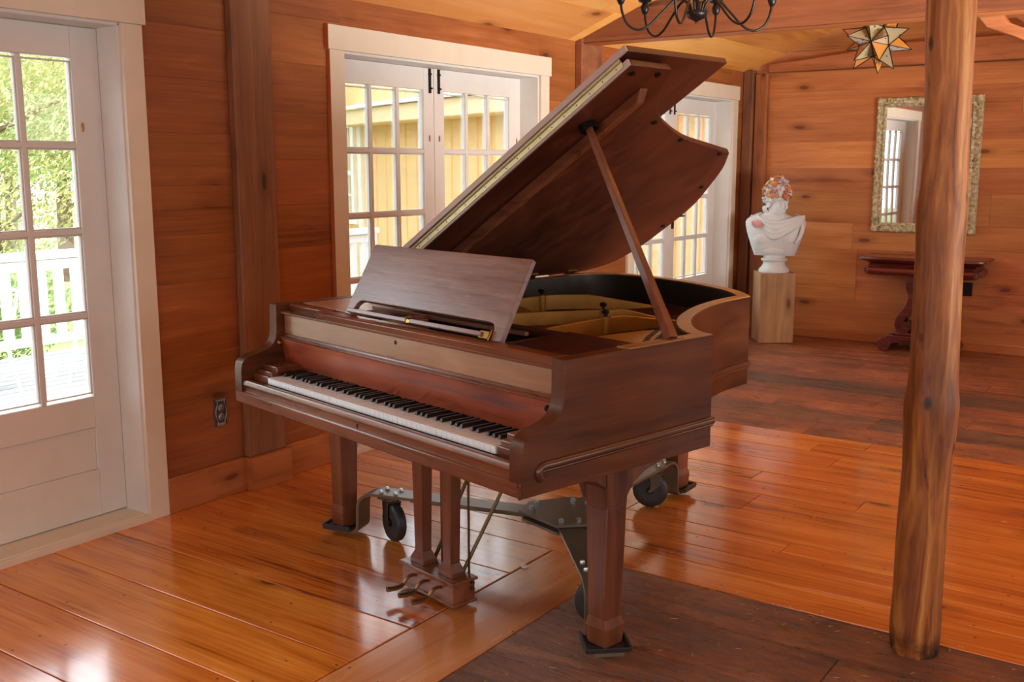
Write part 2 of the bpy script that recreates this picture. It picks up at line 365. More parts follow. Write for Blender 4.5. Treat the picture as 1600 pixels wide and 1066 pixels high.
# floors
M['floor'] = wood('amber_pine_floor', [lin(124, 58, 16), lin(198, 112, 36), lin(222, 138, 52), lin(240, 168, 82)], axis=0, cross=1, sc=.8, specks=.8, fine=.7, contrast=.14, rough=(.13, .28), knots=.26, knotcol=lin(78, 26, 8), boards=True, vary=.22, huev=.008, bump=.05, fig=.55, coat=.6, wear=.12, wearcol=lin(120, 90, 74))
M['floor_cross'] = wood('amber_cross_board', [lin(120, 62, 28), lin(184, 112, 58), lin(204, 134, 76), lin(220, 156, 98)], axis=1, cross=0, sc=.8, specks=.9, rough=(.16, .3), knots=.3, knotcol=lin(66, 22, 8), bump=.08, fig=.6, coat=.3)
def oldfloor():
    T = NT('worn_barn_planks'); v0 = T.coords()
    at = T.n('ShaderNodeAttribute', attribute_name='brd', attribute_type='GEOMETRY')
    rnd = T.n('ShaderNodeSeparateColor', {0: at.outputs['Color']})
    off = T.n('ShaderNodeVectorMath', {0: at.outputs['Color'], 1: (17., 23., 31.)}, operation='MULTIPLY').outputs[0]
    v = T.n('ShaderNodeVectorMath', {0: v0, 1: off}, operation='ADD').outputs[0]
    n1 = T.noise(T.mapping(v, scale=(2.2, 16, 10)), 1, 8, .68, .8)
    n2 = T.noise(T.mapping(v, scale=(5, 30, 10)), 1, 6, .7, 1.2)
    n3 = T.noise(v, 2.4, 4)
    c = T.ramp(T.math('ADD', T.math('MULTIPLY', n1, .6), T.math('MULTIPLY', n3, .4)), [(.33, lin(62, 32, 18)), (.46, lin(130, 74, 42)), (.56, lin(164, 98, 58)), (.7, lin(200, 140, 96))])
    grey = T.n('ShaderNodeMapRange', {'Value': rnd.outputs[2], 'From Min': .62, 'From Max': .95}).outputs[0]
    c = T.mix(T.math('MULTIPLY', grey, .75), c, T.ramp(n1, [(.35, lin(46, 34, 26)), (.6, lin(104, 84, 66)), (.75, lin(150, 124, 98))]))
    val = T.n('ShaderNodeMapRange', {'Value': rnd.outputs[0], 'To Min': .78, 'To Max': 1.7}).outputs[0]
    c = T.n('ShaderNodeHueSaturation', {'Value': val, 'Color': c}).outputs[0]
    scr = T.ramp(n2, [(.64, (0, 0, 0)), (.72, (1, 1, 1))])
    c = T.mix(T.math('MULTIPLY', scr, .35), c, lin(190, 150, 104))
    n4 = T.noise(T.mapping(v, scale=(9, 42, 10)), 1, 5, .75, 1.6)
    pit = T.ramp(T.noise(T.mapping(v, scale=(7, 26, 10)), 1, 4, .6, 2.5), [(.30, (0, 0, 0)), (.42, (1, 1, 1))])
    c = T.mix(.75, c, T.mix(1.0, c, pit, 'MULTIPLY'))
    h = T.math('ADD', T.math('ADD', T.math('MULTIPLY', n1, 1.1), T.math('MULTIPLY', n4, .9)), T.math('MULTIPLY', pit, .35))
    nb = T.bump(h, 1.0, .016); nb2 = T.bump(h, 1.0, .010)
    T.bsdf(Base_Color=c, Roughness=T.n('ShaderNodeMapRange', {'Value': n2, 'From Min': .3, 'From Max': .7, 'To Min': .2, 'To Max': .42}).outputs[0],
           Normal=nb, Coat_Weight=.45, Coat_Roughness=.22, Coat_Normal=nb2)
    return T.m
M['floor_old'] = oldfloor()

# ------------------------------------------------------------------ board helper
def board(mb, lo, hi, axis, rc=None, bev=.004, face=None):
    """one plank lo..hi (box) with its own random colour"""
    mb.rc = rc or (random.random(), random.random(), random.random())
    mb.box(lo[0], hi[0], lo[1], hi[1], lo[2], hi[2])

# ------------------------------------------------------------------ floor
RX = 6.4; YB = 6.0; YF = -4.6
fl = MB()
def plank(x0, x1, y0, y1, mat, rc=None):
    fl.cur = mat; g = .0022
    board(fl, (x0+g*.5, y0+g, -.04), (x1-g*.5, y1-g, 0), 0, rc)
ys_left = [-4.6, -4.3, -4.02, -3.74, -3.46, -3.2, -2.92, -2.64, -2.36, -2.08, -1.82, -1.55, -1.29, -1.02, -.748, -.476, -.209, .065, .33, .605]
for i in range(len(ys_left)-1):
    plank(0.0, 1.53, ys_left[i], ys_left[i+1], 0, (.55+.4*random.random(), random.random(), random.random()))
plank(1.535, 1.815, -4.6, -1.9, 1); plank(1.535, 1.815, -1.9, .605, 1)
ys_dark = [-4.6, -4.2, -3.85, -3.5, -3.15, -2.8, -2.45, -2.1, -1.75, -1.4, -1.05, -.75, -.45, -.2, .07, .342, .6]
for i in range(len(ys_dark)-1):
    c0 = random.random()
    xs = [1.818, 2.69, RX] if i == len(ys_dark)-3 else ([1.818, 3.6+random.random(), RX] if i % 2 else [1.818, RX])
    for j in range(len(xs)-1):
        plank(xs[j], xs[j+1], ys_dark[i], ys_dark[i+1], 2, (.12*random.random(), random.random(), random.random()*.5))
ys_or = [.605, .795, .955, 1.068, 1.18, 1.45, 1.69, 1.86, 2.03, 2.24, 2.5, 2.66, 2.81]
for i in range(len(ys_or)-1):
    cut = 1.2+random.random()*1.5
    for a, b in ((0, cut), (cut, RX)):
        plank(a, b, ys_or[i], ys_or[i+1], 0, (.2+.35*random.random(), random.random()*.5, random.random()))
ys_far = [2.81, 3.1, 3.42, 3.66, 3.98, 4.31, 4.5, 4.75, 5.02, 5.2, 5.45, 5.7, YB]
greyset = {1: .82, 4: .95, 8: .7}
for i in range(len(ys_far)-1):
    cut = 1.0+random.random()*1.2
    for k, (a, b) in enumerate(((0, cut), (cut, cut+1.1), (cut+1.1, RX))):
        g = greyset.get(i, .3*random.random())
        if i == 1 and k == 1: g = .9
        plank(a, b, ys_far[i], ys_far[i+1], 2, (.35+.65*random.random(), random.random(), g if (k+i) % 3 else .3*random.random()))
fl.cur = 2; fl.rc = (.3, .3, .3); fl.box(0, RX, YF, YB, -.12, -.045)
o = fl.build('floor', [M['floor'], M['floor_cross'], M['floor_old']], bevel=.0025, smooth=0, fix=False); struct(o)

# ------------------------------------------------------------------ walls
zr = [0, .15, .4, .645, .945, 1.14, 1.34, 1.55, 1.765, 1.97, 2.25]
DOORS = [(-1.724, -.043), (1.139, 2.82), (4.02, 5.70)]     # clear openings in the left wall
DTOP = 1.949
wl = MB()
def wseg(y0, y1, z0, z1, rows):
    rows = [z0]+[z for z in rows if z0+.03 < z < z1-.03]+[z1]
    for i in range(len(rows)-1):
        board(wl, (-.022, y0, rows[i]+.0001), (0, y1, rows[i+1]-.0001), 1, (random.random(), random.random(), random.random()))
    wl.rc = (.1, .5, .5); wl.box(-.16, -.024, y0, y1, z0, z1)
segs = [(YF, DOORS[0][0]), (DOORS[0][1], .55), (.55, DOORS[1][0]), (DOORS[1][1], 3.3), (3.3, DOORS[2][0]), (DOORS[2][1], YB)]
for k, (a, b) in enumerate(segs):
    off = [0, 0, .105, .05, .0, .09][k]
    wseg(a, b, 0, 2.235, [z+off*(1 if z > .2 else 0) for z in zr])
for a, b in DOORS:
    wseg(a, b, DTOP, 2.235, [])
o = wl.build('wall_left', M['wall'], bevel=.0011, smooth=0); struct(o)

CS = .40           # ceiling slope
def cz(x): return 2.187+CS*x if x <= RX/2 else 2.187+CS*(RX-x)
wb = MB()
rows = [-.02, .077, .327, .526, .745, .955, 1.2, 1.395, 1.61, 1.81, 2.012, 2.17]
for i in range(len(rows)-1):
    cuts = [0]+([.995] if rows[i] in (.526, .327) else ([.95] if rows[i] == .745 else ([1.45+random.random()*2] if i % 2 else [])))+[RX]
    for j in range(len(cuts)-1):
        board(wb, (cuts[j]+.001, YB, rows[i]+.0001), (cuts[j+1]-.0006, YB+.022, rows[i+1]-.0001), 0, (.35+.65*random.random() if rows[i] not in (1.2, .955) else .12, random.random(), random.random()))
wb.rc = (.05, .3, .4)
for i in range(9):                                            # gable boards above the beam
    z0 = 2.17+i*.17; x0 = max(0, (z0-2.187)/CS-.05)
    board(wb, (x0, YB+.03, z0+.001), (RX-x0, YB+.05, z0+.169), 0, (.02+.1*random.random(), random.random(), random.random()))
wb.rc = (.1, .5, .5); wb.box(0, RX, YB+.06, YB+.16, 0, 3.7)
o = wb.build('wall_back', M['wall_back'], bevel=.0011, smooth=0); struct(o)
wr = MB()
for i in range(9):
    board(wr, (RX, YF, i*.25), (RX+.1, YB, i*.25+.248), 1)
o = wr.build('wall_right', M['wall'], smooth=0); struct(o)
wf = MB()
for i in range(15):
    board(wf, (0, YF-.1, i*.25), (RX, YF, i*.25+.248), 0)
o = wf.build('wall_front', M['wall_back'], smooth=0); struct(o)

# ceiling: two slopes of wide boards running along the room
ce = MB()
L = math.hypot(RX/2, RX/2*CS); ang = math.atan(CS)
for side in (0, 1):
    Mx = Tr(0, 0, 2.187) @ Ry(-ang) if side == 0 else Tr(RX, 0, 2.187) @ Rz(PI) @ Ry(-ang)
    s = 0.0; k = 0
    while s < L:
        w = .30+.06*random.random(); e = min(s+w, L)
        ycut = [YF, -1.7+2.2*random.random(), 2.2+2.4*random.random(), YB] if side == 0 else [-YB, -YF]
        for j in range(len(ycut)-1):
            ce.rc = (random.random(), random.random(), random.random())
            ce.box(s+.0012, e-.0012, ycut[j]+.001, ycut[j+1]-.001, 0, .02, Mx)
        s = e; k += 1
    ce.rc = (.2, .5, .5); ce.box(-.06, L, *( (YF, YB) if side == 0 else (-YB, -YF)), .022, .08, Mx)
o = ce.build('ceiling', M['ceil'], bevel=.002, smooth=0); struct(o)

# baseboards
def bb(name, segs, mat, axis, at):
    m = MB()
    for a, b, h in segs:
        if axis == 1: m.box(at, at+.022, a, b, 0, h)
        else: m.box(a, b, at-.02, at, 0, h)
    return struct(m.build(name, mat, bevel=.003))
bb('baseboard_left', [(.045, .455, .15), (.68, 1.045, .15), (2.93, 3.2, .15), (3.53, 3.92, .15)], M['base'], 1, 0.0)
bb('baseboard_back', [(.2, RX-.02, .06)], M['base_back'], 0, YB)
m = MB(); m.box(.0, .066, .452, .682, 0, .148); m.box(.066, .068, .455, .68, .001, .146)
struct(m.build('baseboard_left.001', M['base'], bevel=.003))

# timber posts against the walls, and beams
m = MB(); m.box(0, .042, .46, .675, .148, 2.21)
tag(struct(m.build('trim_1', M['post'], bevel=.006)), 'dark knotty timber post on the wall behind the keyboard end of the piano', 'post')
m = MB(); m.box(0, .05, 3.235, 3.49, .0, 2.2)
tag(struct(m.build('trim_2', M['beam'], bevel=.006)), 'reddish timber post on the left wall under the tie beam', 'post')
m = MB(); m.box(0.001, .09, YB-.085, YB-.0, 0, 2.2); m.cur = 1; m.box(.098, .205, YB-.06, YB, 0, 2.17)
tag(struct(m.build('trim_3', [M['post'], M['hewnz']], bevel=.008)), 'rough dark corner post beside the bust', 'post')
m = MB()
m.cur = 0
m.prism([(0, 2.187), (.43, 2.357), (RX-.43, 2.337), (RX, 2.187), (RX, 2.165), (0, 2.175)], 1, 3.25, 3.40)
m.cur = 1; m.prism([(0.05, 2.1749), (RX, 2.1649), (RX, 2.160), (0.05, 2.170)], 1, 3.255, 3.40)
tag(struct(m.build('trim_4', [M['beam'], M['base_back']], bevel=.004)), 'red-brown tie beam crossing the room behind the chandelier', 'beam')
m = MB()
pts_t = [(.21, 2.245), (.5, 2.262), (.92, 2.305), (.93, 2.35), (1.5, 2.35), (2.2, 2.352), (RX, 2.36)]
m.prism([(.2, 2.174)]+pts_t+[(RX, 2.19)], 1, YB-.05, YB-.0)
tag(struct(m.build('trim_5', M['hewn'], bevel=.006)), 'rough-hewn plate beam along the top of the back wall', 'beam')
# brace and timbers at the upper right
m = MB(); m.prism([(2.30, 2.19), (2.36, 2.115), (2.50, 2.06), (2.75, 1.93), (2.9, 1.84), (3.0, 1.86), (2.80, 1.985), (2.46, 2.135), (2.42, 2.19)], 1, 3.42, 3.56)
tag(struct(m.build('trim_6', M['hewn'], bevel=.006)), 'diagonal timber brace at the upper right behind the log post', 'brace')
m = MB(); m.box(2.2, RX, 3.6, 3.8, 2.2, 2.36); m.box(2.4, 2.55, 3.8, YB-.05, 2.22, 2.36)
tag(struct(m.build('trim_7', M['hewn'], bevel=.006)), 'loft timbers at the upper right corner', 'beam')

# ------------------------------------------------------------------ doors
xs_leaf = -.125
def make_door(n, y0, y1, handles, label):
    root = empty('door_%d' % n, (0, (y0+y1)/2, 0)); struct(root, label, 'door')
    yc = (y0+y1)/2; a, b = y0-yc, y1-yc
    # casing
    m = MB()
    for s0, s1 in ((a-.092, a), (b, b+.086)):
        m.box(0, .022, s0-.004*(s0 > 0), s1+.004*(s0 < 0), 0, DTOP)
    m.box(0, .028, a-.105, b+.10, DTOP, 2.06)
    o = m.build('door_casing', M['casing'], root, bevel=.002)
    # reveal (jambs, head, sill)
    m = MB()
    m.box(-.158, 0.004, a-.012, a+.012, 0.0, DTOP); m.box(-.158, .004, b-.012, b+.012, 0.0, DTOP)
    m.box(-.158, .004, a, b, DTOP-.012, DTOP+.006)
    m.build('door_jamb', M['white'], root, bevel=.003)
    m = MB(); m.box(-.17, .004, a, b, -.002, .03); m.box(-.03, .024, a, b, -.002, .026)
    m.build('door_sill', M['casing'], root, bevel=.003)
    mid = 0.0
    for k, (l0, l1) in enumerate(((a+.013, mid-.002), (mid+.002, b-.013))):
        leaf = MB(); x0, x1 = xs_leaf-.042, xs_leaf
        st0 = .115 if k == 0 else .085; st1 = .085 if k == 0 else .115
        p0, p1 = l0+st0, l1-st1                    # glazed width
        zb, zt_ = .52, 1.82
        leaf.box(x0, x1, l0, p0, .034, DTOP-.014); leaf.box(x0, x1, p1, l1, .034, DTOP-.014)
        leaf.box(x0, x1, p0, p1, zt_, DTOP-.014); leaf.box(x0, x1, p0, p1, .395, zb); leaf.box(x0, x1, p0, p1, .034, .222)
        leaf.box(x0+.012, x1-.012, p0, p1, .222, .395)
        w = (p1-p0)/3; h = (zt_-zb)/4
        for i in (1, 2):
            leaf.box(x0+.01, x1-.002, p0+i*w-.011, p0+i*w+.011, zb, zt_)
        for j in (1, 2, 3):
            leaf.box(x0+.0098, x1-.0022, p0, p1, zb+j*h-.011, zb+j*h+.011)
        for i in range(3):                          # glazing beads round each pane
            for j in range(4):
                q0, q1 = p0+i*w+.011, p0+(i+1)*w-.011; r0, r1 = zb+j*h+.011, zb+(j+1)*h-.011
                if i == 0: q0 = p0
                if i == 2: q1 = p1
                for box in ((q0, q0+.006, r0, r1), (q1-.006, q1, r0, r1), (q0, q1, r0, r0+.006), (q0, q1, r1-.006, r1)):
                    leaf.box(x0+.016, x1-.008, *box)
        lo = leaf.build('door_leaf', M['white'], root, bevel=.0025)
        for i in range(3):
            for j in range(4):
                g = MB(); g.box(x0+.019, x0+.022, p0+i*w+.004, p0+(i+1)*w-.004, zb+j*h+.004, zb+(j+1)*h-.004)
                g.build('window_pane', M['glass'], lo, smooth=0)
        # little latch hole plates
        yy = (l1-.035) if k == 1 else (l1-.04)
        g = MB()
        for yv in ((p1+.03, ) if n == 1 else (l0+.04, l1-.04)):
            g.lathe([(.001, 0), (.012, 0), (.012, .002), (.006, .003)], 12, Tr(x1, yv, 1.565) @ Ry(PI/2) @ Matrix.Diagonal((1.5, .5, 1, 1)))
        g.build('latch_plate', M['brass'], lo)
        # flush bolts at the meeting stiles
        g = MB(); yb = l1-.036 if k == 0 else l0+.036
        g.box(x1, x1+.008, yb-.008, yb+.008, DTOP-.145, DTOP-.016); g.tube([(x1+.006, yb, DTOP-.12), (x1+.02, yb+.004, DTOP-.12)], .005)
        g.box(x1, x1+.012, yb-.01, yb+.01, DTOP-.05, DTOP-.04)
        g.build('door_bolt', M['black'], lo, bevel=.001)
        if k == 1:
            g = MB(); yh = l0+.045
            g.box(x1, x1+.007, yh-.018, yh+.018, .93, 1.08)
            g.tube([(x1, yh, 1.03), (x1+.045, yh, 1.03), (x1+.05, yh+.02, 1.03), (x1+.05, yh+.11, 1.027)], [.009, .008, .008, .007])
            g.build('door_handle', M['black'], lo, bevel=.001)
    return root
make_door(1, *DOORS[0], 0, 'white glazed double door in the left foreground looking onto the deck')
make_door(2, *DOORS[1], 0, 'white glazed double door directly behind the piano lid')
make_door(3, *DOORS[2], 0, 'white glazed double door farthest back, beside the bust')
# casing side edge of the second door seen as bare wood
m = MB(); m.box(.001, .0215, DOORS[1][0]-.0955, DOORS[1][0]-.0925, 0, DTOP); m.box(.001, .0275, DOORS[1][0]-.108, DOORS[1][0]-.1055, DTOP, 2.06)
struct(m.build('trim_8', M['casing_side']))

# ------------------------------------------------------------------ power outlet
t = empty('power_outlet', (0.0, .341, .3725)); tag(t, 'ornate pewter duplex power outlet low on the plank wall', 'outlet')
m = MB(); m.prism([(-.036, -.058), (.036, -.058), (.030, -.045), (.033, -.02), (.037, 0), (.033, .02), (.030, .045), (.036, .058), (-.036, .058), (-.030, .045), (-.033, .02), (-.037, 0), (-.033, -.02), (-.030, -.045)], 0, 0, .005)
m.build('back_plate', plain('dark_pewter', lin(78, 72, 72), .4, metal=.7, var=.2), t, bevel=.0015)
m = MB()
for s in (-1, 1):
    m.tube(spline([(.006, s*.022, -.056), (.006, s*.018, -.04), (.006, s*.026, -.018), (.006, s*.029, .0), (.006, s*.026, .018), (.006, s*.018, .04), (.006, s*.024, .056)], 5), .0028, 6)
m.box(.004, .007, -.028, .028, .05, .058); m.box(.004, .007, -.016, .016, -.057, -.045)
M['pewter'] = plain('bright_pewter', lin(150, 150, 152), .35, metal=.8, var=.15)
m.build('cover_moulding', M['pewter'], t)
for s in (-1, 1):
    m = MB(); m.lathe([(.017, 0), (.017, .003), (.0145, .0045)], 18, Tr(.004, 0, s*.0195) @ Ry(PI/2))
    so = m.build('socket', M['pewter'], t)
    m = MB(); m.box(.0084, .0092, -.007, -.0045, s*.0195-.001, s*.0195+.008); m.box(.0084, .0092, .0045, .007, s*.0195-.001, s*.0195+.008); m.lathe([(.003, 0), (.003, .001)], 8, Tr(.0084, 0, s*.0195-.0075) @ Ry(PI/2))
    m.build('socket_slot', M['black'], so, smooth=0)

# ------------------------------------------------------------------ grand piano (local axes: u along keys, v toward the tail)
TH = .2312
W = 1.539; ZT = .9216; ZB = .581
P = empty('grand_piano', (.6037, -.0771, 0), -TH)
tag(P, 'mahogany grand piano with raised lid and open keyboard, standing on a wheeled dolly', 'piano')
bent = spline([(1.539, .765), (1.488, .778), (1.412, .835), (1.333, .922), (1.280, .995), (1.228, 1.085), (1.154, 1.24), (1.095, 1.43), (1.068, 1.615)], 6)
tail = spline([(1.068, 1.615), (.95, 1.712), (.80, 1.79), (.60, 1.86), (.40, 1.90), (.22, 1.905), (.09, 1.865), (.02, 1.78), (0, 1.66)], 6)
def offset(path, d):
    out = []
    for i, p in enumerate(path):
        a = Vector(path[max(i-1, 0)]); b = Vector(path[min(i+1, len(path)-1)])
        t = (b-a).normalized(); nrm = Vector((-t.y, t.x)); out.append((p[0]+nrm.x*d, p[1]+nrm.y*d))
    return out
bent_in = offset(bent, .045); tail_in = offset(tail, .045)
# keep inner corners tidy
bent_in = [(min(p[0], W-.05), max(p[1], .0)) for p in bent_in]
corner_in = (1.020, 1.592)
bent_in[-1] = corner_in; tail_in[0] = corner_in
arm = [(0.001, ZB), (.001, .634), (.002, .700), (.006, .722), (.017, .735), (.032, .743), (.055, .750), (.085, .757), (.106, .763), (.122, .771), (.136, .784), (.144, .800), (.148, .822), (.150, .87), (.150, ZT)]
# case: both cheeks with scrolled arms, bentside and tail
m = MB()
m.prism(arm+[(.77, ZT), (.77, ZB)], 0, W-.05, W)
m.prism(arm+[(1.66, ZT), (1.66, ZB)], 0, 0, .05)
def ribbon(mb, outer, inner, z0, z1):
    n = len(outer); vs = []
    for o_, i_ in zip(outer, inner):
        vs += [(o_[0], o_[1], z0), (i_[0], i_[1], z0), (i_[0], i_[1], z1), (o_[0], o_[1], z1)]
    fs = []
    for i in range(n-1):
        a, b = 4*i, 4*i+4
        for k in range(4): fs.append((a+k, b+k, b+(k+1) % 4, a+(k+1) % 4))
    fs += [(0, 1, 2, 3), (4*n-1, 4*n-2, 4*n-3, 4*n-4)]
    mb.add(vs, fs)
ribbon(m, bent, bent_in, ZB, ZT); ribbon(m, tail, tail_in, ZB, ZT)
m.build('case', M['mah_v'], P, bevel=.003)
m = MB()
ribbon(m, [(W-.001, .40), (W-.001, .765)], [(W-.049, .40), (W-.049, .765)], ZT-.001, ZT+.0025)
ribbon(m, bent, bent_in, ZT-.001, ZT+.0026); ribbon(m, tail, tail_in, ZT-.001, ZT+.0025)
m.build('rim_top', M['rimtop'], P, smooth=0)
# dark lining of the inside of the rim
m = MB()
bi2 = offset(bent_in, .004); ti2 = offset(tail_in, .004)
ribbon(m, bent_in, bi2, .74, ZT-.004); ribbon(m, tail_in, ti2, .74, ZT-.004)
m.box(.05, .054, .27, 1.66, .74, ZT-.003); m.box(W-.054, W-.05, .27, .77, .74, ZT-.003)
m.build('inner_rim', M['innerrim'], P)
# moulding along the side
def halfround(r): return [(r*math.sin(a), r*1.1*math.cos(a)) for a in [PI*k/8 for k in range(9)]]
m = MB()
path = spline([(W, .066, .622), (W, .058, .634), (W, .060, .648), (W, .074, .655), (W, .12, .655)], 5)+[(W, .4, .657), (W, .775, .661)]
m.tube(path, .0125, 10)
m.tube([(p[0], p[1], p[2]-.013) for p in path[13:]], .006, 8)
m.tube([(p[0]+.0, p[1], .661) for p in bent], .011, 10); m.tube([(p[0], p[1], .647) for p in bent], .006, 8)
m.tube([(p[0], p[1], .661) for p in tail], .011, 10)
m.tube([(0, .08, .655), (0, 1.66, .661)], .011, 10)
m.build('side_moulding', M['mah_mould'], P)
# key bed
m = MB(); m.box(0.002, W-.002, 0, .50, ZB-.003, .6215); m.box(.05, W-.05, .5, .755, .60, .63)
m.build('key_bed', M['mah_u'], P, bevel=.006)
# chip broken out of the front corner
m = MB(); random.seed(3)
for k in range(16):
    m.ball((W-.012+random.uniform(-.012, .012), .002+random.uniform(-.002, .003), .60+random.uniform(-.018, .016)), random.uniform(.003, .006), seg=6, rings=4)
m.build('chipped_corner', plain('broken_veneer', lin(92, 52, 34), .8, var=.3, bump=.5, bscale=120), P)
# key slip with rounded moulding
m = MB(); m.prism([(.010, .6205), (.010, .640), (.006, .645), (.0065, .655), (.012, .663), (.024, .6645), (.036, .660), (.036, .6205)], 0, .05, W-.05)
ks = m.build('key_slip', M['mah_u'], P, bevel=.0012)
m = MB(); m.lathe([(.0045, 0), (.0045, .0015)], 10, Tr(.777, .0101, .632) @ Rx(PI/2)); m.box(.7755, .7785, .0085, .0101, .622, .632)
m.build('keyhole', M['black'], ks)
# key blocks
K0 = (W-1.226)/2
for a, b in ((.05, K0-.002), (K0+1.226+.002, W-.05)):
    m = MB(); m.box(a, b, .085, .2, .622, .713); m.box(a, b, .062, .2, .622, .698); m.box(a, b, .05, .2, .622, .684)
    m.build('key_block', M['mah_u'], P, bevel=.004)
# keys
pit = 1.226/52
wk = MB(); wk.box(.0009, pit-.0009, .048, .20, .658, .679); wk.box(.0007, pit-.0007, .0455, .20, .6785, .6815)
bk = MB(); bk.prism([(.100, .675), (.100, .683), (.1035, .6915), (.108, .6935), (.2, .6935), (.2, .675)], 0, -.0055, .0055)
w0 = b0 = None
for i in range(52):
    if w0 is None: o = w0 = wk.build('white_key', M['ivory'], P, bevel=.0009)
    else:
        o = w0.copy(); COL.objects.link(o); o.parent = P
    o.location.x = K0+i*pit
    note = 'ABCDEFG'[i % 7]
    if note in 'ACDFG' and i < 51:
        dx = {'A': .0, 'C': -.0015, 'D': .0015, 'F': -.002, 'G': 0}[note]
        if b0 is None: q = b0 = bk.build('black_key', M['ebony'], P, bevel=.0012)
        else:
            q = b0.copy(); COL.objects.link(q); q.parent = P
        q.location.x = K0+(i+1)*pit+dx
# fallboard
m = MB(); m.prism([(.187, .690), (.180, .715), (.172, .75), (.166, .785), (.164, .799), (.178, .803), (.20, .803), (.205, .69)], 0, .052, W-.052)
fb = m.build('fallboard', M['mah_red'], P, bevel=.0012)
for u, mt in ((.062, M['brass']), (W-.066, M['black'])):
    m = MB(); m.lathe([(.004, 0), (.004, .012), (.009, .013), (.0095, .018), (.007, .022)], 14, Tr(u, .168, .783) @ Rx(PI/2)); m.build('fallboard_knob', mt, fb)
# name board panel with mouldings
m = MB(); m.box(.052, W-.052, .182, .205, .80, .895)
nb = m.build('upper_panel', M['mah_pale'], P)
m = MB()
bead = lambda z, v: [(v+.020, z), (v+.004, z), (v-.001, z+.003), (v-.002, z+.007), (v+.004, z+.010), (v+.010, z+.0105), (v+.014, z+.016), (v+.020, z+.017)]
m.prism(bead(.797, .160), 0, .0515, W-.0515)
m.prism([(.186, .886), (.170, .886), (.164, .890), (.163, .896), (.168, .900), (.186, .900)], 0, .0515, W-.0515)
m.build('panel_moulding', M['mah_u'], nb, bevel=.0008)
m = MB(); m.lathe([(.007, 0), (.007, .0015), (.005, .0018)], 12, Tr(.745, .1825, .866) @ Rx(PI/2)); m.build('lock_hole', M['black'], nb)
# front rail of the desk frame (behind the panel)
m = MB(); m.prism([(.162, .897), (.156, .9165), (.162, ZT), (.212, ZT), (.212, .897)], 0, .30, W-.052)
m.prism([(.205, .894), (.200, .9165), (.206, ZT), (.240, ZT), (.240, .894)], 0, .052, .31)
m.build('front_rail', M['mah_u'], P, bevel=.0015)
# desk shelves left and right
m = MB(); m.prism([(.055, .258), (.40, .244), (.40, .58), (.055, .60)], 2, .902, .921); m.build('desk_shelf', M['mah_pale'], P, bevel=.003)
m = MB(); m.prism([(1.19, .212), (W-.058, .212), (W-.058, .555), (1.14, .565)], 2, .892, .906); m.build('desk_shelf', M['mah_dark'], P, bevel=.002)
m = MB(); m.box(.40, 1.16, .53, .56, .885, .903); m.box(.41, .43, .24, .55, .89, .905); m.box(1.14, 1.16, .24, .55, .89, .905)
m.build('desk_slide', M['mah_dark'], P, bevel=.002)
# music desk
tilt = math.atan2(.130, .228)
DM = Tr(.416, .207, .9235) @ Rx(-tilt)
Ld = .803; Hd = .262
cut = [(0, 0), (.035, 0), (.040, .018), (.046, .040), (.058, .052), (.075, .055), (Ld-.075, .055), (Ld-.056, .050), (Ld-.046, .036), (Ld-.044, .0), (Ld, 0)]
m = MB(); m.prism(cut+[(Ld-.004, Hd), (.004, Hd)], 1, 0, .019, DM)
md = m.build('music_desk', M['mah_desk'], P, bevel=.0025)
m = MB()
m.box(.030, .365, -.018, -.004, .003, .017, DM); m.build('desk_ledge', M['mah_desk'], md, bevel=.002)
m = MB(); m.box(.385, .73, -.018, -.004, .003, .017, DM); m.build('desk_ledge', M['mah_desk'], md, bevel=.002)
m = MB(); m.box(Ld-.085, Ld-.045, -.012, .0, -.001, .022, DM); m.tube([(Ld-.045, -.006, -.004), (Ld-.045, -.006, .030)], .0035, 8, DM)
m.build('desk_hinge', M['brass'], md, bevel=.001)
m = MB(); m.box(.366, .384, -.016, -.004, .002, .014, DM); m.build('desk_hinge', M['brass'], md, bevel=.001)
m = MB(); m.box(.30, 1.09, .0, .015, 0, .012, Tr(.1, .33, .9235)); m.box(.60, .62, -.08, .0, .0, .012, Tr(.1, .33, .9235))
m.build('desk_support', M['mah_u'], md, bevel=.001)

# ---- inside of the piano
inner_poly = [(.054, .27)]+[(W-.054, .27), (W-.054, .74)]+[tuple(p) for p in bi2[4:]]+[tuple(p) for p in ti2[1:]]+[(.054, 1.6)]
m = MB(); m.prism(inner_poly, 2, .752, .765); m.build('soundboard', M['soundboard'], P, smooth=0)
m = MB()
o_ = [(W-.055, .74)]+[tuple(p) for p in bi2[4:]]
i_ = [(W-.33, .80)]+[(p[0]-.13-.10*max(0, 1-k/26), p[1]-.06+.03*max(0, 1-k/26)) for k, p in enumerate(bi2[4:])]
ribbon(m, o_, i_, .786, .800)
ribbon(m, [tuple(p) for p in ti2], [(.55+(p[0]-.55)*.86, 1.05+(p[1]-1.05)*.86) for p in ti2], .786, .800)
m.build('cast_plate', M['gold'], P, smooth=30)
m = MB(); m.box(.058, W-.058, .52, .86, .786, .799); m.build('pin_block', M['mah_dark'], P)
struts = [[(.10, .55), (.14, .95), (.165, 1.28), (.18, 1.43), (.30, 1.58), (.47, 1.76)],
          [(.34, .55), (.49, .93), (.62, 1.18), (.70, 1.30), (.82, 1.47)],
          [(.92, .52), (.84, .75), (.805, 1.01), (.800, 1.17), (.85, 1.50)]]
